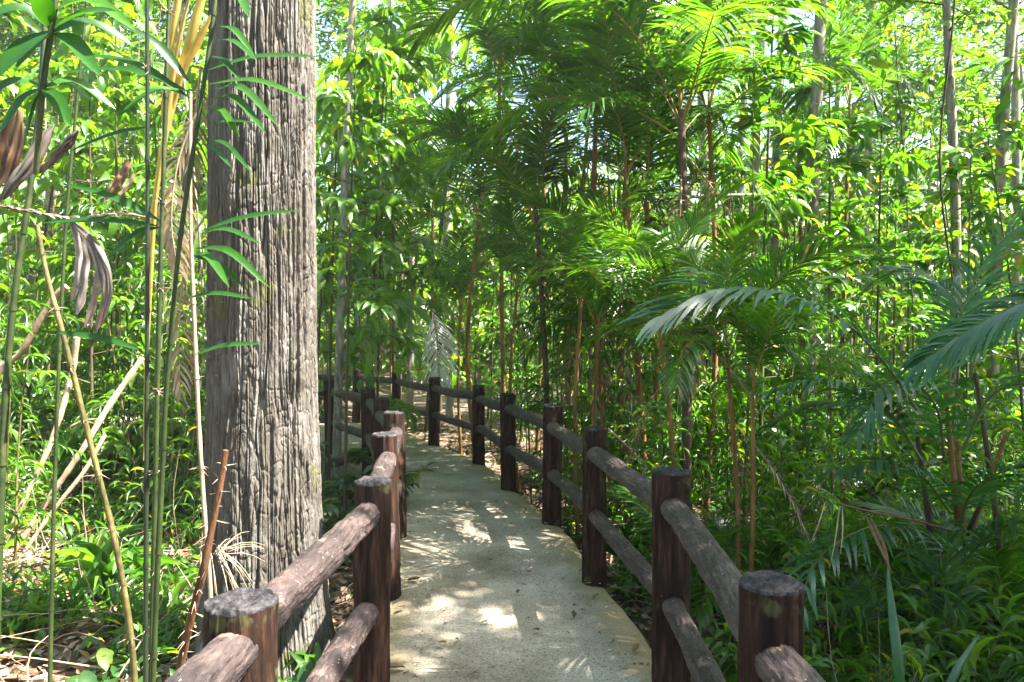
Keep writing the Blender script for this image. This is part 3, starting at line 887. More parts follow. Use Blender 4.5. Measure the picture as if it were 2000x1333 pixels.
# ------------------------------------------------------------------ clustering palm with the arching blue-green fronds, right foreground
def clustering_palm():
    base = P(1868, 1270, 4.7); base[2] = gz(base[0], base[1])
    t = thing("clustering_palm", "clustering palm with arching blue-green fronds over the right foreground, many dark stems", "palm", base)
    r_ = np.random.default_rng(77)
    tops = [(1845, 760, 4.5), (1905, 730, 4.8), (1870, 860, 4.4), (1790, 840, 4.3), (1965, 850, 4.6), (1925, 960, 4.4)]
    for k, c in enumerate(tops):
        e = P(*c) - base
        f = np.array([r_.normal(0, 0.10), r_.normal(0, 0.10), -0.1])
        mb = MB()
        mb.tube(spline([f, f * 0.5 + e * 0.5 + [0, 0, 0.1], e], 14), np.linspace(0.028, 0.012, 14), 8)
        part("stem", mb.mesh("stem", M['palmstem' if k % 2 == 0 else 'darkbark']), t)
    FRN = [
        ([(1790, 800, 3.9), (1728, 710, 3.75), (1645, 626, 3.55), (1525, 572, 3.35), (1400, 566, 3.2), (1280, 622, 3.1)], 33, 0.48, 0.6),
        ([(2260, 600, 3.2), (2120, 548, 3.2), (2000, 590, 3.3), (1900, 640, 3.4), (1790, 715, 3.5)], 38, 0.34, 1.4),
        ([(1800, 900, 4.2), (1740, 810, 4.1), (1660, 762, 4.0), (1580, 745, 3.9), (1505, 765, 3.8)], 26, 0.34, 0.9),
        ([(1845, 900, 4.4), (1830, 800, 4.2), (1780, 745, 4.0), (1720, 760, 3.8), (1680, 840, 3.7)], 24, 0.40, 1.2),
        ([(1880, 880, 4.4), (1930, 780, 4.3), (2000, 750, 4.2), (2080, 790, 4.1)], 24, 0.40, 1.1),
        ([(1875, 1020, 4.4), (1900, 960, 4.2), (1960, 920, 4.0), (2030, 905, 3.9), (2120, 950, 3.8)], 22, 0.38, 1.2),
        ([(1855, 1000, 4.4), (1800, 930, 4.2), (1720, 900, 4.0), (1640, 920, 3.8)], 22, 0.36, 1.1),
        ([(1870, 1100, 4.4), (1800, 1040, 4.1), (1700, 1030, 3.8), (1600, 1090, 3.5), (1560, 1190, 3.3)], 22, 0.34, 1.3),
        ([(1880, 1100, 4.4), (1940, 1040, 4.2), (2010, 1020, 4.0), (2080, 1060, 3.9)], 20, 0.36, 1.2),
        ([(1850, 780, 4.5), (1870, 640, 4.6), (1930, 500, 4.7), (2020, 420, 4.8)], 24, 0.40, 0.7),
        ([(1900, 740, 4.8), (1890, 640, 5.0), (1840, 560, 5.2), (1760, 530, 5.4), (1690, 570, 5.5)], 26, 0.40, 0.9),
        ([(1790, 850, 4.3), (1700, 800, 4.6), (1600, 790, 4.9), (1500, 830, 5.1)], 22, 0.36, 1.1),
    ]
    for k, (pts, npair, lm, dr) in enumerate(FRN):
        w = np.array([P(*q) for q in pts]) - base
        part("frond", frond_mesh(w, int(npair * 1.35), lm, 0.0115, 0.14, dr, 300 + k, phi=(48, 20) if k == 0 else (58, 24), lift=0.18, mats=[M['blue'], M['rachis']], rr=0.010, side_up=(0, -0.55, 0.83) if k < 2 else None), t)
    # brown collapsed frond hanging over the near post
    d = MB()
    for k, q in enumerate([[(1690, 1005, 3.6), (1715, 1060, 3.5), (1742, 1118, 3.4)], [(1700, 1010, 3.6), (1728, 1070, 3.5), (1738, 1130, 3.4)], [(1612, 980, 3.5), (1600, 1020, 3.4), (1583, 1062, 3.4)], [(1640, 990, 3.5), (1632, 1050, 3.4), (1622, 1105, 3.4)], [(1645, 990, 3.5), (1646, 1040, 3.4), (1640, 1090, 3.4)]]):
        c = spline([P(*z) for z in q], 9)
        W = (0.011 if k < 2 else 0.005) * np.interp(np.linspace(0, 1, 9), [0, .3, .8, 1], [.3, 1, .8, .1])
        d.ribbons(c[None], W[None], np.broadcast_to(unit([1, 0.4, 0.2]), (1, 9, 3)), np.array([0.45 if k < 2 else 0.9]))
    d.tube(np.array([P(1640, 985, 3.55), P(1700, 1000, 3.7), P(1800, 1020, 4.2), P(1866, 1040, 4.5)]), 0.006, 5)
    o = part("dead_frond", d.mesh("dead_frond", M['dryleaf'], origin=base), t)
    o["label"] = "brown collapsed frond with pale hanging strips"
clustering_palm()

def strap_blade(label, pts, w, mat, t=0.4, name="strap_leaf"):
    base = P(*pts[0])
    mb = MB()
    c = spline([P(*q) for q in pts], 16)
    s = np.linspace(0, 1, 16)
    W = w * np.interp(s, [0, .15, .6, .9, 1], [.5, 1, .9, .45, .03])
    n1 = unit(np.cross(unit(np.gradient(c, axis=0)), [0.1, 1, 0.1]))
    dp = np.array([0, 1, 0.0])
    rows = np.stack([c - n1 * W[:, None] + dp * W[:, None] * 0.5, c, c + n1 * W[:, None] + dp * W[:, None] * 0.5], 1).reshape(-1, 3)
    k = np.arange(15) * 3
    f = np.vstack([np.stack([k + a, k + a + 1, k + a + 4, k + a + 3], -1) for a in (0, 1)])
    mb.add(rows, f, t)
    return tag(mb.build(name, M[mat], origin=tuple(base)), label, "leaf")
strap_blade("long blue-green blade rising beside the nearest right-hand post", [(1768, 1420, 2.9), (1757, 1300, 2.9), (1745, 1200, 2.95), (1733, 1105, 3.0)], 0.022, 'blue', 0.7)
strap_blade("slanting blue-green blade at the bottom right corner", [(1838, 1400, 2.9), (1865, 1325, 2.9), (1890, 1280, 2.95), (1914, 1240, 3.0)], 0.020, 'blue', 0.6)

# ------------------------------------------------------------------ left foreground: canes and their long leaflets
def cane(name, label, pts, r, mat, cat="cane", spines=0, seed=0, sp_len=0.05, knots=0, taper=0.7):
    d = np.array([P(*q) for q in pts])
    g = d[-1]
    t = thing(name, label, cat, tuple(g))
    c = spline(d, 46)
    mb = MB()
    r_ = np.random.default_rng(seed)
    rad = r * np.linspace(taper, 1.1, 46) * (1 + 0.06 * r_.normal(size=46))
    mb.tube(c, rad, 10)
    for k in range(knots):
        i = int((k + 0.5) / knots * 45)
        mb.tube(np.array([c[i] - unit(c[i] - c[i - 1]) * 0.008, c[i] + unit(c[i] - c[i - 1]) * 0.008]), rad[i] * 1.25, 10, cap=False)
    if spines:
        for k in range(spines):
            i = int(r_.integers(1, 45)) if not knots else min(44, int((int(r_.integers(knots)) + 0.5) / knots * 45))
            p = c[i] + r_.normal(0, 0.004, 3)
            dd = unit(np.cross(unit(c[i] - c[i - 1]), r_.normal(size=3)) + np.array([0, 0, r_.normal(-0.2, 0.5)]))
            L = sp_len * r_.uniform(0.4, 1.2)
            mb.tube(np.array([p, p + dd * L * 0.5, p + dd * L]), [0.0016, 0.0011, 0.0003], 3, cap=False, m=1)
    part("stem", mb.mesh("stem", [M[mat], M['spine']], origin=g), t)
    return t

def blade(mb, a, c, d0, d1, w, arch, t, sag=0.0, n=9):
    """one long leaflet from pixel a to pixel c, arching by ARCH pixels upward in the middle"""
    p0, p1 = P(*a, d0), P(*c, d1)
    m = P((a[0] * 0.55 + c[0] * 0.45), (a[1] * 0.55 + c[1] * 0.45) - arch, (d0 + d1) / 2)
    cc = spline([p0, m, p1], n)
    s = np.linspace(0, 1, n)
    W = w * np.interp(s, [0, .08, .35, .7, .9, 1], [.15, .5, 1, .8, .4, .02])
    tg = unit(np.gradient(cc, axis=0))
    sd = unit(np.cross(tg, [0.05, -0.75, 0.75]))
    up = np.cross(sd, tg)
    rows = np.stack([cc - sd * W[:, None] + up * W[:, None] * 0.35, cc, cc + sd * W[:, None] + up * W[:, None] * 0.35], 1).reshape(-1, 3)
    k = np.arange(n - 1) * 3
    f = np.vstack([np.stack([k + q, k + q + 1, k + q + 4, k + q + 3], -1) for q in (0, 1)])
    mb.add(rows, f, t)

def leafy_cane():
    t = cane("leafy_cane", "leaning dark cane crossing in front of the big trunk with long drooping leaflets", [(428, -60, 2.3), (412, 70, 2.3), (400, 150, 2.3), (372, 330, 2.32), (350, 480, 2.34), (335, 640, 2.36), (322, 800, 2.38), (318, 900, 2.4), (306, 1150, 2.42), (296, 1420, 2.44), (290, 1800, 2.46)], 0.0095, 'greencane', knots=9, seed=3)
    g = tuple(t.location)
    LV = [((405, 138), (628, 112), 14, .018, .35), ((408, 165), (614, 200), 22, .015, .5), ((412, 178), (546, 250), 38, .015, .5), ((412, 195), (520, 262), 32, .015, .6), ((408, 208), (468, 268), 14, .016, .7),
          ((402, 245), (508, 242), 6, .011, .3), ((402, 270), (492, 338), 16, .011, .3), ((396, 282), (452, 328), 10, .011, .4), ((392, 452), (588, 411), 8, .014, .45), ((388, 458), (512, 478), 18, .012, .4),
          ((384, 486), (526, 562), 28, .015, .5), ((384, 494), (448, 562), 18, .015, .55), ((376, 500), (478, 562), 12, .013, .35), ((362, 584), (494, 584), 10, .012, .4), ((380, 694), (514, 672), 8, .013, .55),
          ((428, 52), (498, 112), 18, .013, .5), ((424, 78), (502, 120), 14, .011, .45), ((462, -30), (487, 36), 0, .016, .6), ((414, 110), (470, 158), 10, .012, .3),
          ((368, 160), (222, 42), 22, .019, .12), ((372, 182), (112, 142), 26, .019, .2), ((370, 192), (146, 104), 24, .017, .3), ((358, 186), (250, 180), 10, .015, .55), ((362, 178), (226, 232), 24, .015, .4),
          ((312, 432), (128, 360), 10, .017, .25), ((308, 442), (82, 436), 8, .017, .35), ((316, 445), (205, 510), 16, .016, .2), ((278, 684), (96, 648), 6, .015, .15), ((300, 248), (128, 300), 8, .015, .2)]
    for a, c, arch, w, tt in LV:
        mb = MB()
        dd = 2.3 + 0.1 * math.sin(a[0] + a[1])
        blade(mb, a, c, 2.32, dd - (0.12 if c[0] > a[0] else 0.05), w, arch, tt)
        part("leaf", mb.mesh("leaf", M['cane_leaf'], origin=g), t)
leafy_cane()
cane("upright_cane", "straight blackish green cane standing upright at the left, darkest of the canes", [(287, -80, 2.2), (288, 300, 2.22), (287, 700, 2.25), (285, 1100, 2.28), (284, 1450, 2.3), (284, 1800, 2.3)], 0.0078, 'blackcane', knots=12, spines=30, seed=5, sp_len=0.03)
cane("upright_cane", "yellow-green upright cane close behind the blackish cane", [(332, -60, 2.5), (322, 250, 2.5), (312, 560, 2.52), (306, 820, 2.55), (300, 1100, 2.58), (293, 1450, 2.6), (290, 1750, 2.6)], 0.0095, 'greencane', knots=10, spines=110, seed=6, sp_len=0.045)
cane("spiny_cane", "slanting yellow-green spiny cane at the far left", [(72, 440, 2.7), (92, 540, 2.7), (130, 680, 2.7), (180, 880, 2.72), (225, 1060, 2.74), (255, 1240, 2.76), (266, 1400, 2.78), (270, 1640, 2.8)], 0.0125, 'cane', knots=11, spines=120, seed=7, sp_len=0.05)
cane("broken_cane", "broken brown spiny cane leaning in front of the big trunk", [(441, 880, 2.0), (428, 960, 2.0), (412, 1040, 2.0), (396, 1120, 2.0), (370, 1220, 2.02), (345, 1340, 2.04), (320, 1480, 2.06), (270, 1700, 2.1), (215, 2010, 2.12)], 0.0135, 'browncane', spines=130, seed=8, sp_len=0.04)
cane("pale_cane", "thin pale dry cane just left of the big trunk base", [(372, 180, 3.4), (372, 420, 3.4), (380, 640, 3.4), (390, 860, 3.4), (402, 1040, 3.4), (412, 1180, 3.4), (418, 1500, 3.4)], 0.011, 'drycane', knots=8, spines=70, seed=9, sp_len=0.05)
cane("background_cane", "brownish cane with leafy top at the left edge of the picture", [(88, -60, 3.2), (84, 120, 3.2), (60, 360, 3.2), (30, 560, 3.2), (12, 760, 3.2), (2, 960, 3.2), (-10, 1300, 3.2)], 0.016, 'greencane', knots=9, seed=10)
cane("background_cane", "grey-green cane behind the hanging dry leaves", [(176, -60, 3.6), (150, 200, 3.6), (130, 420, 3.6), (118, 640, 3.6), (108, 900, 3.6), (100, 1200, 3.6), (96, 1460, 3.6)], 0.010, 'greencane', knots=9, seed=11)

def spiny_burst():
    base = P(425, 1080, 2.1)
    mb = MB()
    r_ = np.random.default_rng(4)
    for k in range(30):
        a = r_.uniform(-1.3, 0.8)
        d = np.array([math.cos(a) * r_.uniform(0.5, 1), r_.normal(0, 0.5), math.sin(a)])
        L = r_.uniform(0.05, 0.15)
        q = base + r_.normal(0, 0.008, 3)
        mb.tube(spline([q, q + unit(d) * L * 0.6, q + unit(d) * L - [0, 0, 0.02 * L / 0.1]], 5), np.linspace(0.0016, 0.0005, 5), 3, cap=False)
    tag(mb.build("dead_leaf_sheath", M['spine'], origin=tuple(base)), "burst of pale dry needles sticking out of the broken brown cane", "dead leaf")
spiny_burst()

def upper_palm():
    """broad out-of-focus leaf blades in the top left corner"""
    base = P(88, 180, 1.9)
    t = thing("leafy_palm", "dark stem with fans of broad lance leaves in the top left corner", "palm", base)
    st = MB()
    st.tube(spline([P(70, 340, 1.95), P(84, 170, 1.9), P(100, 60, 1.9), P(118, -60, 1.9)], 14), 0.008, 8)
    part("stem", st.mesh("stem", M['greencane'], origin=base), t)
    LV = [((96, 62), (-20, 165), 8, .034, .15), ((98, 58), (-30, 40), 30, .030, .25), ((100, 55), (60, -40), 5, .028, .3), ((104, 58), (230, 22), 14, .024, .3), ((104, 64), (262, 92), 30, .024, .2), ((104, 66), (196, 150), 18, .024, .5), ((98, 66), (32, 134), 6, .022, .6),
          ((84, 170), (-30, 190), 18, .022, .45), ((86, 170), (182, 200), 18, .021, .5), ((86, 172), (226, 214), 30, .020, .7), ((84, 174), (140, 250), 14, .021, .3), ((82, 174), (0, 262), 16, .022, .35), ((80, 176), (46, 292), 4, .022, .25),
          ((110, 20), (300, -30), 16, .024, .65), ((110, 18), (265, 60), 34, .023, .75)]
    for a, c, arch, w, tt in LV:
        mb = MB()
        blade(mb, a, c, 1.9, 1.9 + 0.12 * math.sin(c[0] * 0.7), w, arch, tt)
        part("leaf", mb.mesh("leaf", M['cane_leaf'], origin=base), t)
upper_palm()

def ribbon_leaf(name, label, strips, mat, cat, t=0.5, cup=0.3, seed=0):
    """dry leaf built of cupped, slightly crumpled strips: (pixels with distance, half width)"""
    base = P(*strips[0][0][0])
    mb = MB()
    r_ = np.random.default_rng(seed)
    for pts, w in strips:
        n = 22
        c = spline([P(*q) for q in pts], n)
        s = np.linspace(0, 1, n)
        W = w * np.interp(s, [0, .2, .6, .9, 1], [.45, 1, .95, .55, .12]) * (1 + 0.12 * vnoise(np.stack([s * 6, 0 * s + seed, 0 * s], -1), seed))
        tg = unit(np.gradient(c, axis=0))
        sd = unit(np.cross(tg, [0.15, 1, 0.1]))
        up = np.cross(sd, tg)
        cols = []
        for q in np.linspace(-1, 1, 7):
            cr = 0.4 * w * vnoise(np.stack([s * 7, 0 * s + q * 2.6, 0 * s + seed], -1), seed + 3)
            cols.append(c + sd * (W * q)[:, None] + up * (W * cup * 0.5 * (q * q) * 2 + cr)[:, None])
        v = np.stack(cols, 1).reshape(-1, 3)
        i, j = np.meshgrid(np.arange(n - 1), np.arange(6), indexing='ij')
        qq = np.tile(np.linspace(-1, 1, 7), n)
        ss = np.repeat(s, 7)
        st = vnoise(np.stack([qq * 4.5, ss * 2.0, 0 * ss + seed], -1), seed + 5)
        mb.add(v, np.stack([i * 7 + j, i * 7 + j + 1, (i + 1) * 7 + j + 1, (i + 1) * 7 + j], -1).reshape(-1, 4), np.clip(t + r_.normal(0, 0.12) + 0.5 * st, 0, 1))
    return tag(mb.build(name, M[mat], origin=tuple(base)), label, cat)
ribbon_leaf("hanging_dry_leaf", "pale curled dry leaf hanging at the left, folded open with brown inside", [([(140, 435, 3.1), (172, 470, 3.05), (190, 530, 3.0), (180, 590, 3.05), (166, 640, 3.1)], .022), ([(138, 435, 3.1), (150, 480, 3.08), (148, 540, 3.08), (140, 590, 3.1)], .018), ([(146, 440, 3.12), (160, 500, 3.13), (160, 560, 3.14), (150, 615, 3.14)], .024)], 'paper', "dry leaf", 0.75, 0.5, 1)
ribbon_leaf("hanging_dry_leaf", "grey curled dry leaf hanging just right of the pale one", [([(172, 460, 3.0), (196, 520, 2.95), (203, 580, 2.95), (186, 650, 3.0)], .026), ([(178, 470, 2.97), (206, 525, 2.93), (212, 575, 2.93), (198, 635, 2.96)], .014)], 'paper', "dry leaf", 0.35, 0.6, 2)
ribbon_leaf("dead_leaf_sheath", "big brown dead leaf sheath under the top left leaves", [([(35, 215, 2.8), (22, 270, 2.8), (5, 330, 2.8), (-20, 380, 2.8)], .030), ([(20, 225, 2.85), (0, 280, 2.85), (-20, 350, 2.85)], .02), ([(42, 240, 2.75), (34, 300, 2.75), (8, 370, 2.75)], .014)], 'dryleaf', "dead leaf", 0.15, 0.5, 3)
ribbon_leaf("dead_leaf_sheath", "pale grey dead leaf sheath slanting at the left edge", [([(100, 245, 2.8), (70, 290, 2.78), (40, 340, 2.78), (5, 390, 2.8)], .028), ([(85, 255, 2.76), (50, 310, 2.74), (15, 360, 2.74), (-5, 400, 2.76)], .016)], 'paper', "dead leaf", 0.45, 0.6, 4)
ribbon_leaf("dead_leaf_sheath", "grey-brown dead leaf sheath pointing up right at the left edge", [([(152, 255, 2.9), (110, 300, 2.9), (70, 340, 2.9)], .02), ([(140, 272, 2.88), (104, 312, 2.88), (78, 345, 2.88)], .008)], 'paper', "dead leaf", 0.2, 0.5, 5)
ribbon_leaf("dead_leaf_sheath", "brown curled dead leaf hanging behind the blackish cane", [([(252, 315, 3.3), (232, 350, 3.3), (205, 395, 3.3)], .028), ([(262, 340, 3.3), (240, 375, 3.28), (222, 400, 3.28)], .012)], 'dryleaf', "dead leaf", 0.2, 0.3, 6)
ribbon_leaf("yellow_frond_stalk", "yellow dying frond hanging behind the upright canes", [([(385, -60, 2.8), (352, 60, 2.8), (330, 180, 2.82), (322, 250, 2.84), (300, 400, 2.86), (288, 620, 2.9), (280, 900, 2.95)], .013), ([(408, -60, 2.8), (372, 60, 2.8), (345, 160, 2.84), (322, 280, 2.86)], .020), ([(355, -60, 2.8), (335, 60, 2.8), (320, 180, 2.82), (318, 260, 2.84)], .017), ([(412, 30, 2.9), (384, 80, 2.9), (350, 150, 2.9), (330, 220, 2.9)], .018)], 'yellow', "dead frond", 0.55, 0.5, 7)

def dry_frond(name, label, pts, npair, lm, wid, droop, seed, mat='dryleaf', rach='drycane', tint=(0.4, 1.0), rr=0.008, phi=(58, 30)):
    w = np.array([P(*q) for q in pts])
    base = w[0].copy()
    t = thing(name, label, "dead frond", base)
    part("frond", frond_mesh(w - base, npair, lm, wid, 0.1, droop, seed, mats=[M[mat], M[rach]], tint=tint, rr=rr, phi=phi), t)
dry_frond("dry_frond", "bleached dry frond arching over the left side in front of the hanging leaves", [(-40, 395, 3.0), (60, 415, 3.0), (150, 428, 3.0), (230, 420, 3.0), (290, 425, 3.0)], 18, 0.13, 0.011, 0.8, 51, 'paper', 'darkbark', (0.5, 1.0), 0.005, (40, 15))
dry_frond("dry_frond", "dry whitish frond hanging between the canes and the big trunk", [(395, 210, 3.9), (370, 250, 3.9), (345, 330, 3.9), (335, 430, 3.9), (345, 520, 3.9)], 22, 0.27, 0.010, 1.3, 52, tint=(0.6, 1.0))
dry_frond("dry_frond", "lower dry frond collapsed beside the big trunk", [(402, 420, 4.2), (375, 470, 4.2), (355, 560, 4.2), (350, 660, 4.2), (352, 760, 4.2)], 22, 0.25, 0.009, 1.4, 53, tint=(0.55, 1.0))
dry_frond("dry_frond", "orange-brown dead frond strips left of the big trunk", [(392, 130, 4.6), (385, 200, 4.6), (372, 300, 4.6), (365, 420, 4.6)], 18, 0.24, 0.010, 1.5, 54, tint=(0.1, 0.7))
dry_frond("pale_frond", "white sunlit frond hanging behind the far rails", [(838, 585, 11.2), (846, 620, 11.2), (854, 670, 11.1), (858, 745, 11.0)], 34, 0.60, 0.013, 0.6, 55, 'whitened', 'rachis', (0.4, 1.0), 0.012, (60, 25))

for k, (lab, pts, r, mat) in enumerate([
        ("thick pale fallen cane slanting up from the lower left", [(-10, 1130, 6.2), (30, 1075, 6.3), (85, 990, 6.4), (160, 880, 6.5), (215, 790, 6.7), (278, 700, 6.9)], 0.027, 'drycane'),
        ("thin pale fallen cane beside the thick slanting one", [(20, 1120, 6.1), (60, 1060, 6.2), (110, 990, 6.3), (165, 920, 6.4), (205, 850, 6.5)], 0.018, 'drycane'),
        ("orange pale fallen cane at the left edge leaning steeply", [(-20, 1110, 6.6), (8, 1060, 6.6), (60, 950, 6.7), (105, 850, 6.8), (140, 730, 6.9), (150, 660, 6.9)], 0.026, 'drycane'),
        ("short pale fallen branch lying on the leaf litter", [(110, 1170, 5.3), (180, 1185, 5.2), (260, 1205, 5.05), (330, 1225, 4.95)], 0.03, 'drycane'),
        ("grey forked branch at the left behind the hanging leaves", [(-120, 1180, 5.4), (-50, 900, 5.4), (0, 730, 5.4), (40, 690, 5.4), (100, 590, 5.4), (130, 560, 5.4)], 0.022, 'drycane'),
        ("dark fallen log between the trunk and the left fence", [(650, 905, 8.3), (690, 890, 8.6), (740, 880, 9.0)], 0.07, 'darkbark')]):
    cane("fallen_branch", lab, pts, r, mat, "branch", spines=(40 if k < 3 else 0), seed=20 + k, sp_len=0.06, taper=0.9)
cane("fallen_pole", "thin grey pole lying level across the pale slender trunks", [(1345, 385, 7.6), (1420, 382, 7.8), (1500, 381, 8.0), (1535, 379, 8.1)], 0.018, 'bark', "pole", seed=31, taper=1.0)
cane("bare_stem", "pale broken stem leaning behind the third right-hand post", [(1188, 838, 5.6), (1225, 872, 5.5), (1265, 915, 5.4)], 0.010, 'drycane', "branch", seed=32)

# ------------------------------------------------------------------ copied plants
PROTO = {}
def proto(key, parts):
    PROTO[key] = parts
def both(sl, smat, lmat, names=("trunk", "crown"), crown_extra=None):
    s, l = sl
    return [(names[0], s.mesh(names[0], M[smat])), (names[1], l.mesh(names[1], [M[lmat]] + ([M[crown_extra]] if crown_extra else [])))]
for k in range(3):
    proto(('sapling', k), both(sapling_meshes(3.6, 15, 11, .15, .062, T_OVAL, 60 + k, 0.8), 'twig', 'leaf', ("stem", "foliage")))
    proto(('bright', k), both(sapling_meshes(4.4, 17, 10, .21, .085, T_LANCE, 70 + k, 1.0, 0.2, r0=0.02), 'darkbark', 'bright', ("stem", "foliage")))
    proto(('farcrown', k), both(tree_meshes(12 + k, 0.09, 0.40, 3.0, 110, 11, .20, .085, 190 + k), 'bark', 'bright', crown_extra='twig'))
    proto(('tallbright', k), both(sapling_meshes(4.6, 15, 10, .21, .085, T_LANCE, 170 + k, 1.0, 0.48, r0=0.02), 'darkbark', 'bright', ("stem", "foliage")))
    proto(('shrub', k), both(sapling_meshes(1.1, 7, 10, .13, .055, T_OVAL, 80 + k, 0.45, 0.1, 5, 0.008), 'twig', 'deep' if k == 1 else 'leaf', ("stem", "foliage")))
    proto(('cane_clump', k), both(cane_clump_meshes(3.4 + 0.5 * k, 7, 90 + k), 'cane' if k != 1 else 'greencane', 'leaf' if k else 'palm', ("canes", "foliage")))
    proto(('slender', k), both(tree_meshes(11 + k, 0.075, 0.60, 1.5, 22, 10, .17, .075, 110 + k), 'bark', 'leaf' if k else 'bright', crown_extra='twig'))
    proto(('pole', k), both(tree_meshes(9 + k, 0.038, 0.30, 1.6, 40, 10, .16, .07, 150 + k, bend=0.045), 'bark' if k else 'darkbark', 'bright' if k else 'leaf', crown_extra='twig'))
    proto(('canopy', k), both(tree_meshes(11.5 + k * 0.7, 0.11, 0.50, 3.3, 58, 11, .21, .09, 120 + k), 'darkbark', 'leaf', crown_extra='twig'))
for k in range(2):
    proto(('big_leaf', k), both(sapling_meshes(1.5, 6, 7, .26, .12, T_OVAL, 130 + k, 0.4, 0.15, 3, 0.01), 'twig', 'deep', ("stem", "foliage")))
HERB = {0: [herb_mesh(11, .30, .035, T_STRAP, 1, 1.0, 'bright', .05), herb_mesh(13, .36, .03, T_STRAP, 2, 1.1, 'leaf', .05)],
        1: [herb_mesh(12, .15, .07, T_OVAL, 3, 0.8, 'leaf', .14), herb_mesh(10, .17, .08, T_OVAL, 4, 0.7, 'deep', .12), herb_mesh(14, .16, .045, T_LANCE, 5, 0.9, 'leaf', .16)]}

def place(key, x, y, sc, name, kind, plural, cat, group, rz=None, z=None):
    o = thing(name, None, cat, (x, y, gz(x, y) if z is None else z), group)
    for nm, me in PROTO[key]:
        part(nm, me, o)
    o.scale = (sc, sc, sc * random.uniform(0.92, 1.1))
    o.rotation_euler = (0, 0, random.uniform(0, 6.28) if rz is None else rz)
    later(o, kind, plural, 0)
    return o

TX, TY = P(517, 658, 4.45)[0], 4.45
def free(x, y, gap=0.45, tall=False, ymin=3.0):
    if y < ymin or path_gap(x, y) < gap or math.hypot(x - TX, y - TY) < 0.75:
        return False
    px = CX + x / y * FPX
    if px < -350 or px > 2350:
        return False
    if tall and (px < 700 and y < 5.8):
        return False
    if tall and 660 < px < 1010 and y < 12.0 and x > -1.0:
        return False
    if tall and 1230 < px < 2000 and y < 6.0:
        return False
    return True

def scatter(n, xr, yr, gap, tall, ymin, mind, fn):
    got, tries = [], 0
    while len(got) < n and tries < n * 60:
        tries += 1
        y = yr[0] + (yr[1] - yr[0]) * random.random() ** 0.9
        f = random.uniform(*xr)
        x = (f - CX) / FPX * y                              # spread evenly over the view
        if free(x, y, gap, tall, ymin) and all(math.hypot(x - a, y - b_) > mind for a, b_ in got):
            got.append((x, y))
            fn(x, y)

def put(keyname, nk, s0, s1, name, kind, plural, cat, group):
    return lambda x, y: place((keyname, random.randrange(nk)), x, y, random.uniform(s0, s1), name, kind, plural, cat, group)

for px_, d_, s in [(672, 6.9, 1.0), (640, 8.0, 1.15), (735, 11.8, 1.4), (610, 10.5, 1.3), (690, 14.0, 1.7)]:
    place(('tallbright', random.randrange(3)), (px_ - CX) / FPX * d_, d_, s, "leafy_tree", "high-crowned yellow-green tree", "high-crowned yellow-green trees", "tree", "yellow-green leafy trees on the left")
for px_, d_, s in [(20, 8.0, 1.1), (190, 8.6, 1.1), (340, 7.4, 1.0), (-60, 5.4, .9)]:
    place(('cane_clump', random.choice([0, 1])), (px_ - CX) / FPX * d_, d_, s, "cane_clump", "thin cane clump", "thin cane clumps", "cane clump", "clumps of thin canes")
# yellow-green leafy trees right of the big trunk and on the left
for px_, d_, s in [(330, 9.0, 1.3), (180, 8.0, 1.2), (40, 9.5, 1.4), (450, 12.0, 1.6), (250, 12.5, 1.7), (90, 13.5, 1.7), (-100, 9.0, 1.4), (560, 15.0, 1.8), (770, 13.5, 2.0), (830, 15.0, 2.2), (720, 10.5, 1.6), (860, 19, 2.5), (780, 21, 2.6), (380, 16, 2.2), (230, 9.5, 1.5), (120, 17, 2.3)]:
    place(('bright', random.randrange(3)), (px_ - CX) / FPX * d_, d_, s, "leafy_tree", "yellow-green tree", "yellow-green trees", "tree", "yellow-green leafy trees on the left")
scatter(17, (940, 2200), (12, 24), .6, True, 6, 1.6, put('bright', 3, 1.3, 2.0, "leafy_tree", "yellow-green tree", "yellow-green trees", "tree", "yellow-green leafy trees beyond the palms"))
scatter(16, (-200, 800), (6.5, 18), .5, True, 6, 1.0, put('sapling', 3, .8, 1.5, "sapling", "oval-leaved sapling", "oval-leaved saplings", "sapling", "oval-leaved saplings"))
scatter(48, (1230, 2200), (6.8, 19), .5, True, 6, .85, put('sapling', 3, .9, 1.9, "sapling", "oval-leaved sapling", "oval-leaved saplings", "sapling", "oval-leaved saplings"))
scatter(9, (880, 1300), (10.5, 19), .6, True, 6, 1.0, put('sapling', 3, .8, 1.6, "sapling", "oval-leaved sapling", "oval-leaved saplings", "sapling", "oval-leaved saplings"))
scatter(16, (930, 1700), (5.4, 13), .4, True, 5, .7, put('cane_clump', 3, .7, 1.2, "cane_clump", "thin cane clump", "thin cane clumps", "cane clump", "clumps of thin canes"))
scatter(9, (-100, 800), (9, 17), .5, True, 5, .9, put('cane_clump', 3, .8, 1.3, "cane_clump", "thin cane clump", "thin cane clumps", "cane clump", "clumps of thin canes"))
for px_, d_, s in [(1487, 9.2, 1.0), (1512, 11.0, 1.05), (1572, 8.8, 1.1), (1396, 13, 1.2), (1857, 8.6, .85), (1930, 8.8, .95), (1985, 11.0, 1.0), (1700, 16.5, 1.2), (1440, 15.5, 1.2), (1250, 18, 1.1), (880, 17.5, 1.4), (655, 9.6, 0.8), (800, 18, 1.3), (350, 15, 1.2), (60, 17, 1.2), (2080, 13, 1.2), (-120, 15, 1.2)]:
    place(('slender', random.randrange(3)), (px_ - CX) / FPX * d_, d_, s, "slender_tree", "slender pale tree", "slender pale trees", "tree", "slender pale trees")
scatter(26, (-300, 2300), (13, 27), .6, True, 6, 1.2, put('pole', 3, .8, 1.2, "slender_tree", "slender pale tree", "slender pale trees", "tree", "slender pale trees"))
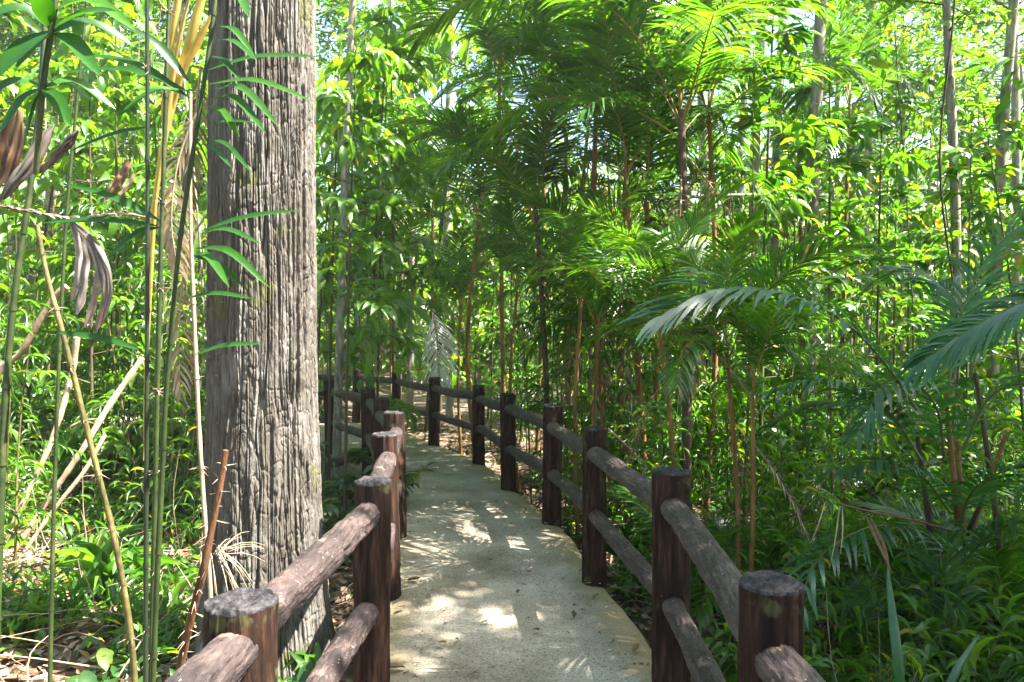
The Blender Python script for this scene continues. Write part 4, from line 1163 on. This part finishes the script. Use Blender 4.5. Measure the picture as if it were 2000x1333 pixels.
scatter(17, (1130, 2200), (5.2, 14), .32, False, 3.4, .5, put('shrub', 3, .6, 1.3, "shrub", "low leafy shrub", "low leafy shrubs", "shrub", "low leafy shrubs"))
scatter(18, (-200, 800), (7.5, 15), .35, False, 4.4, .5, put('shrub', 3, .6, 1.3, "shrub", "low leafy shrub", "low leafy shrubs", "shrub", "low leafy shrubs"))
for px_, d_, s in [(648, 7.4, 0.62), (632, 6.4, 0.6)]:
    place(('big_leaf', 0), (px_ - CX) / FPX * d_, d_, s, "broad_leaved_shrub", "dark broad-leaved shrub", "dark broad-leaved shrubs", "shrub", "dark broad-leaved shrubs")
for px_, d_, s in [(100, 16, 1), (250, 18.5, 1.05), (380, 15, .95), (-50, 14, 1), (480, 20, 1.1), (1620, 21, 1.05), (1760, 18, .95), (1880, 20, 1.0), (1990, 16.5, .95), (1300, 22, 1.1), (700, 20, 1.05), (160, 22, 1.1), (330, 23, 1.1), (20, 20, 1.1)]:
    place(('farcrown', random.randrange(3)), (px_ - CX) / FPX * d_, d_, s, "broad_crowned_tree", "broad-crowned sunlit tree", "broad-crowned sunlit trees", "tree", "broad-crowned sunlit trees in the distance")
def palm_seedling(x, y, sc, seed):
    r_ = np.random.default_rng(seed)
    t = thing("palm_seedling", None, "palm", (x, y, gz(x, y)), "stemless young palms under the trees")
    a0 = r_.uniform(0, 6.28)
    for k in range(int(r_.integers(5, 8))):
        part("frond", FR['erect' if k < 2 else 'mid', int(r_.integers(3))], t, (0, 0, -0.1 * sc), (r_.normal(0, .15), r_.normal(0, .15), a0 + 2.4 * k), sc * r_.uniform(.75, 1.1))
    later(t, "stemless young palm", "stemless young palms", 0)
SEED = [0]
def seedling(x, y):
    SEED[0] += 1
    palm_seedling(x, y, random.uniform(.38, .72), 400 + SEED[0])
scatter(20, (1080, 2150), (3.9, 9.5), .75, False, 3.2, .5, seedling)
scatter(8, (-100, 640), (6.5, 11), .4, False, 4, .8, seedling)
for x, y, s in [(3.5, 2.45, 1.2), (3.4, 1.2, 1.15), (2.9, 0.1, 1.1), (4.6, 2.6, 1.2), (4.6, 0.4, 1.3)]:  # unseen trees right of the view, added to shade the path
    place(('bright', random.randrange(3)), x, y, s, "leafy_tree", "yellow-green tree", "yellow-green trees", "tree", "yellow-green leafy trees beyond the palms")
# tall trees right of the path whose crowns shade it
for x, y, s in [(8.2, -2.5, .95), (7.6, 0.6, .9), (8.6, 3.4, .95), (7.9, 6.4, .62), (7.5, 2.0, .85), (7.5, 4.6, .72), (7.6, -1.0, .85), (4.5, -0.6, .72), (8.0, 3.4, .68), (6.5, 3.2, .65), (6.3, 1.3, .65), (6.7, 4.7, .72), (6.3, 3.6, .72), (6.2, 2.3, .70), (11.3, 1.8, 1.0), (11.8, 5.6, .85), (11.0, -2.2, 1.0), (9.0, -6.0, 1.0)]:
    random.seed(int(abs(x) * 100 + abs(y) * 10))
    place(('canopy', random.randrange(3)), x - 0.9, y, s, "canopy_tree", "tall shade tree", "tall shade trees", "tree", "tall shade trees right of the path")

for x, y, s in [(-3.6, -3.2, 1.15), (1.8, -4.2, 1.2), (-1.2, -7.5, 1.2), (4.6, -7.0, 1.1), (-7.5, -2.0, 1.1), (-11, 2.5, 1.1), (-12, 7.5, 1.15), (-5.5, -7.5, 1.2), (-2.6, -0.6, 1.3)]:  # unseen trees added to cut sky light on the near fence and trunk
    place(('canopy', random.randrange(3)), x, y, s, "canopy_tree", "tall shade tree", "tall shade trees", "tree", "tall shade trees over the viewer")

for x, y, s in [(-4.6, 1.6, 1.1), (-5.8, -0.6, 1.2), (-4.2, -2.6, 1.1), (-7.2, 2.6, 1.3), (-6.6, 4.4, 1.2), (-8.6, 0.6, 1.4), (-3.4, -5.0, 1.2), (-1.0, -6.0, 1.2), (2.4, -6.2, 1.2)]:  # unseen trees left and behind, added to darken the big trunk's left side
    place(('bright', random.randrange(3)), x, y, s, "leafy_tree", "yellow-green tree", "yellow-green trees", "tree", "yellow-green leafy trees on the left")

def herb(kind, x, y, s):
    me = random.choice(HERB[kind])
    o = bpy.data.objects.new("strap_leaf_plant" if kind == 0 else "broad_leaf_herb", me)
    COL.objects.link(o)
    o.location = (x, y, gz(x, y) + 0.02)
    o.rotation_euler = (0, 0, random.uniform(0, 6.28))
    o.scale = (s, s, s)
    tag(o, None, "plant", "strap-leaved ground plants" if kind == 0 else "broad-leaved ground herbs")
    later(o, "strap-leaved ground plant" if kind == 0 else "broad-leaved ground herb", "strap-leaved ground plants" if kind == 0 else "broad-leaved ground herbs", 0)
scatter(30, (-150, 640), (3.4, 9), .25, False, 3.3, .28, lambda x, y: herb(1, x, y, random.uniform(.6, 1.3)))
scatter(22, (-150, 420), (3.8, 9), .25, False, 3.6, .4, lambda x, y: herb(0, x, y, random.uniform(.8, 1.5)))
scatter(13, (1150, 2150), (2.9, 8), .22, False, 2.6, .3, lambda x, y: herb(1, x, y, random.uniform(.7, 1.4)))
scatter(12, (1200, 2150), (3.0, 8), .22, False, 2.8, .4, lambda x, y: herb(0, x, y, random.uniform(.8, 1.4)))
for x, y, s in [((205 - CX) / FPX * 5.3, 5.3, 1.5), ((560 - CX) / FPX * 2.9, 2.9, 0.8), ((600 - CX) / FPX * 3.4, 3.4, 1.0), ((440 - CX) / FPX * 3.6, 3.6, 1.1), ((500 - CX) / FPX * 3.75, 3.75, 1.2), ((560 - CX) / FPX * 3.7, 3.7, 1.0), ((620 - CX) / FPX * 3.8, 3.8, 1.1), ((650 - CX) / FPX * 4.3, 4.3, 1.2)]:
    herb(0 if s == 1.5 else 1, x, y, s)

# hanging lianas
for k in range(15):
    px_ = random.choice([random.uniform(1380, 2050), random.uniform(1380, 2050), random.uniform(900, 1300), random.uniform(0, 380)])
    d_ = random.uniform(7, 13)
    x = (px_ - CX) / FPX * d_
    r_ = np.random.default_rng(800 + k)
    mb = MB()
    q = [np.array([x + r_.normal(0, 0.10), d_ + r_.normal(0, 0.10), z]) for z in (-0.3, 1.5, 3.4, 5.5, 8.0)]
    mb.tube(spline(q, 40), 0.006 + 0.006 * r_.random(), 5)
    o = mb.build("liana", M['darkbark' if k % 3 else 'bark'], origin=(x, d_, 0))
    tag(o, None, "vine", "thin hanging lianas")
    later(o, "thin hanging liana", "thin hanging lianas", 0)

# ------------------------------------------------------------------ uncountable ground cover
def stuff_points(n, xr, yr, gap, power=1.4):
    out = []
    while len(out) < n:
        m = n * 2
        y = yr[0] + (yr[1] - yr[0]) * RNG.random(m) ** power
        x = (RNG.uniform(*xr, m) - CX) / FPX * y
        keep = []
        mid = (R_S + L_S) / 2
        hw = np.linalg.norm(R_S - L_S, axis=1) / 2
        for a in range(0, m, 4000):
            dd = np.hypot(mid[:, 0][None] - x[a:a + 4000, None], mid[:, 1][None] - y[a:a + 4000, None]) - hw[None]
            keep.append(dd.min(1) > gap)
        keep = np.concatenate(keep) & (np.hypot(x - TX, y - TY) > 0.5)
        out += list(zip(x[keep], y[keep]))
    return np.array(out[:n])

q = stuff_points(48000, (-500, 2500), (1.6, 18), 0.10)
lt = MB()
z = ground_z(q[:, 0], q[:, 1]) + RNG.uniform(0.004, 0.05, len(q))
nr = np.array([0, 0, 1]) + RNG.normal(0, 0.35, (len(q), 3))
dr = RNG.normal(size=(len(q), 3)); dr[:, 2] *= 0.25
lt.leaves(np.c_[q, z], dr, nr, RNG.uniform(.07, .17, len(q)), RNG.uniform(.03, .06, len(q)), T_SMALL, RNG.uniform(0, 1, len(q)))
tag(lt.build("leaf_litter", M['dryleaf'], origin=(0, 0, 0)), "dry brown leaves strewn over the forest floor", None, None, "stuff")

# low green ground cover: sprigs of small leaves
q = np.vstack([stuff_points(3000, (-400, 700), (3.2, 15), 0.18), stuff_points(2600, (1080, 2500), (2.2, 15), 0.15)])
gcv = MB()
den = vnoise(np.c_[q * 1.1, 0 * q[:, :1]], 77)
q = q[den > np.where(q[:, 0] < 0, 0.38, 0.0)]
for x, y in q:
    z = gz(x, y)
    h = abs(RNG.normal(0.16, 0.12)) + 0.06
    n = 9
    s = RNG.uniform(0.2, 1, n)
    p = np.c_[x + RNG.normal(0, .03 + .04 * h, n), y + RNG.normal(0, .03 + .04 * h, n), z + s * h]
    d = rdir(n, 0.15); 
    gcv.leaves(p, d, np.array([0, 0, 1]) + RNG.normal(0, .4, (n, 3)), RNG.uniform(.05, .13, n), RNG.uniform(.02, .05, n), T_SMALL, np.clip(RNG.normal(.5, .25, n), 0, 1))
tag(gcv.build("ground_cover", M['leaf'], origin=(0, 0, 0)), "low green seedlings covering the forest floor", None, None, "stuff")

# fine twiggy undergrowth on both sides: thin stems with narrow leaves
q = np.vstack([stuff_points(420, (1060, 2400), (3.0, 12), 0.3, 1.2), stuff_points(85, (-300, 780), (6.5, 13), 0.4, 1.2)])
ug, k0 = MB(), 0
for x, y in q:
    z = gz(x, y)
    h = RNG.uniform(.5, 1.6) if y > 4.5 else RNG.uniform(.3, .8)
    e = np.array([x + RNG.normal(0, .22 * h), y + RNG.normal(0, .22 * h), z + h])
    c = spline([(x, y, z - .05), (np.array([x, y, z]) + e) / 2 + RNG.normal(0, .05, 3), e], 8)
    ug.tube(c, np.linspace(.0045, .0015, 8), 3, cap=False, m=1)
    lk, wk = RNG.uniform(.07, .19), RNG.uniform(.012, .04)
    leafy(ug, RNG, c, int(5 + h * 6), lk, wk, T_LANCE, RNG.uniform(0, .5), start=0.25)
    for w in range(3):
        i = int(RNG.integers(2, 7))
        br = bez(RNG, c[i], rdir(1, .4)[0], h * .4, 5, .3)
        ug.tube(br, np.linspace(.002, .001, 5), 3, cap=False, m=1)
        leafy(ug, RNG, br, 6, lk * .9, wk * .9, T_LANCE, 0.3, start=0.1)
tag(ug.build("undergrowth", [M['leaf'], M['twig']], origin=(0, 0, 0)), "tangle of thin twiggy undergrowth on both sides of the path", None, None, "stuff")

# dry sticks and fallen twigs tangled over the floor
q = np.vstack([stuff_points(900, (1060, 2400), (2.2, 11), 0.15, 1.2), stuff_points(420, (-300, 700), (3.8, 10), 0.2, 1.2)])
tw = MB()
for x, y in q:
    z = gz(x, y)
    d = RNG.normal(size=3); d[2] = abs(d[2]) * RNG.choice([.15, .5, 1.6]); d = unit(d)
    L = RNG.uniform(.2, 1.1)
    p = np.array([x, y, z + RNG.uniform(0, .15)])
    tw.tube(spline([p, p + d * L * .5 + RNG.normal(0, .04, 3), p + d * L - [0, 0, .08 * L]], 7), np.linspace(RNG.uniform(.002, .007), .0012, 7), 4, cap=False)
tag(tw.build("fallen_twigs", M['drycane'], origin=(0, 0, 0)), "dry sticks and twigs tangled over the forest floor", None, None, "stuff")

# small bits of leaf gathered on the path, most along its rims
bits = MB()
nb_ = 900
k = RNG.integers(20, 130, nb_)
t = np.where(RNG.random(nb_) < .75, np.where(RNG.random(nb_) < .5, RNG.beta(1, 9, nb_), 1 - RNG.beta(1, 9, nb_)), RNG.random(nb_))
bp = L_S[k] + (R_S[k] - L_S[k]) * t[:, None] + RNG.normal(0, .02, (nb_, 2))
dr = RNG.normal(size=(nb_, 3)); dr[:, 2] *= .15
bits.leaves(np.c_[bp, np.full(nb_, .014)], dr, np.array([0, 0, 1]) + RNG.normal(0, .25, (nb_, 3)), RNG.uniform(.012, .05, nb_), RNG.uniform(.006, .022, nb_), T_SMALL, RNG.uniform(0, .9, nb_))
tag(bits.build("path_litter", M['dryleaf'], origin=(0, 0, 0)), "crumbs of dry leaf gathered along the path edges", None, None, "stuff")

# the far wood reads as one mass
fw = MB()
for k in range(520):
    y = RNG.uniform(24, 46)
    x = RNG.uniform(-1.0, 1.0) * (y * 0.95)
    h = RNG.uniform(5, 11.5)
    z0 = float(ground_z(np.array([x]), np.array([y]))[0])
    if k % 3 == 0:
        fw.tube(np.array([[x, y, z0 - .3], [x + RNG.normal(0, .2), y, z0 + h * .5], [x + RNG.normal(0, .3), y, z0 + h]]), [.1, .08, .03], 6, m=1)
    n = 170
    p = np.c_[x + RNG.normal(0, 1.1, n), y + RNG.normal(0, 1.1, n), z0 + h * RNG.beta(1.3, 1.2, n)]
    fw.leaves(p, rdir(n, -.1), np.array([0, -.3, 1]) + RNG.normal(0, .5, (n, 3)), RNG.uniform(.3, .6, n), RNG.uniform(.15, .28, n), T_SMALL, np.clip(RNG.normal(.55, .25, n), 0, 1))
tag(fw.build("distant_forest", [M['bright'], M['bark']], origin=(0, 0, 0)), "far sunlit wood closing the view between the trunks", None, None, "stuff")

# dry leaves lying on the path
for k, (px_, py_, s, lab) in enumerate([(796, 1140, .10, "curled orange-brown dry leaf by the third left-hand post"), (792, 1312, .10, "orange dry leaf at the bottom edge of the path"), (1030, 1122, .05, "small dark dry leaf in the middle of the path"), (1122, 1213, .06, "small brown dry leaf near the right edge of the path"), (1043, 1236, .055, "dark twig-like leaf on the near path"),
                                            (857, 1262, .06, "small black leaf near the left side of the path"), (1090, 1020, .05, "yellow dry leaf beside the right edge by the fourth post"), (1236, 1282, .07, "pale dry leaf at the right edge of the near path"), (790, 1190, .07, "pale brown dry leaf close to the left posts"), (1040, 1000, .06, "pale yellow dry leaf under the right rails"), (880, 1060, .04, "tiny brown leaf on the middle path"), (1010, 1165, .04, "tiny dark leaf fleck on the grey path")]):
    d_ = FPX * EYE / (py_ - HY)
    p = P(px_, py_, d_); p[2] = 0.012
    mb = MB()
    a = random.uniform(0, 6.28)
    mb.leaves(np.zeros((1, 3)) + [0, 0, .006], [[math.cos(a), math.sin(a), 0.12]], [[.1, .1, 1]], s, s * .5, tmpl([0, .2, .5, .8, 1], [.05, .4, .5, .3, .02], [0, .04, .06, .10, .22], .35), [0.35 if k < 2 else random.choice([.05, .2, .5])])
    o = mb.build("fallen_leaf", M['dryleaf'], origin=(0, 0, 0))
    o.location = tuple(p)
    tag(o, lab, "dry leaf", "dry leaves on the path")
# ------------------------------------------------------------------ moist forest air
hz = bpy.data.meshes.new("haze")
X0, X1, Y0, Y1, Z0, Z1 = -60, 60, -30, 62, -3, 22
hz.from_pydata([(x, y, z) for x in (X0, X1) for y in (Y0, Y1) for z in (Z0, Z1)], [], [(0, 1, 3, 2), (4, 6, 7, 5), (0, 4, 5, 1), (2, 3, 7, 6), (0, 2, 6, 4), (1, 5, 7, 3)])
hm, hn = new_mat("air")
vp = node(hn, "ShaderNodeVolumePrincipled")
vp.inputs["Color"].default_value = (0.95, 0.97, 0.88, 1)
vp.inputs["Density"].default_value = 0.0011
vp.inputs["Anisotropy"].default_value = 0.3
ho = node(hn, "ShaderNodeOutputMaterial")
hn.links.new(vp.outputs[0], ho.inputs["Volume"])
hz.materials.append(hm)
ho_ = bpy.data.objects.new("haze", hz)
COL.objects.link(ho_)
tag(ho_, "thin moist haze hanging between the trees", None, None, "stuff")
write_labels()
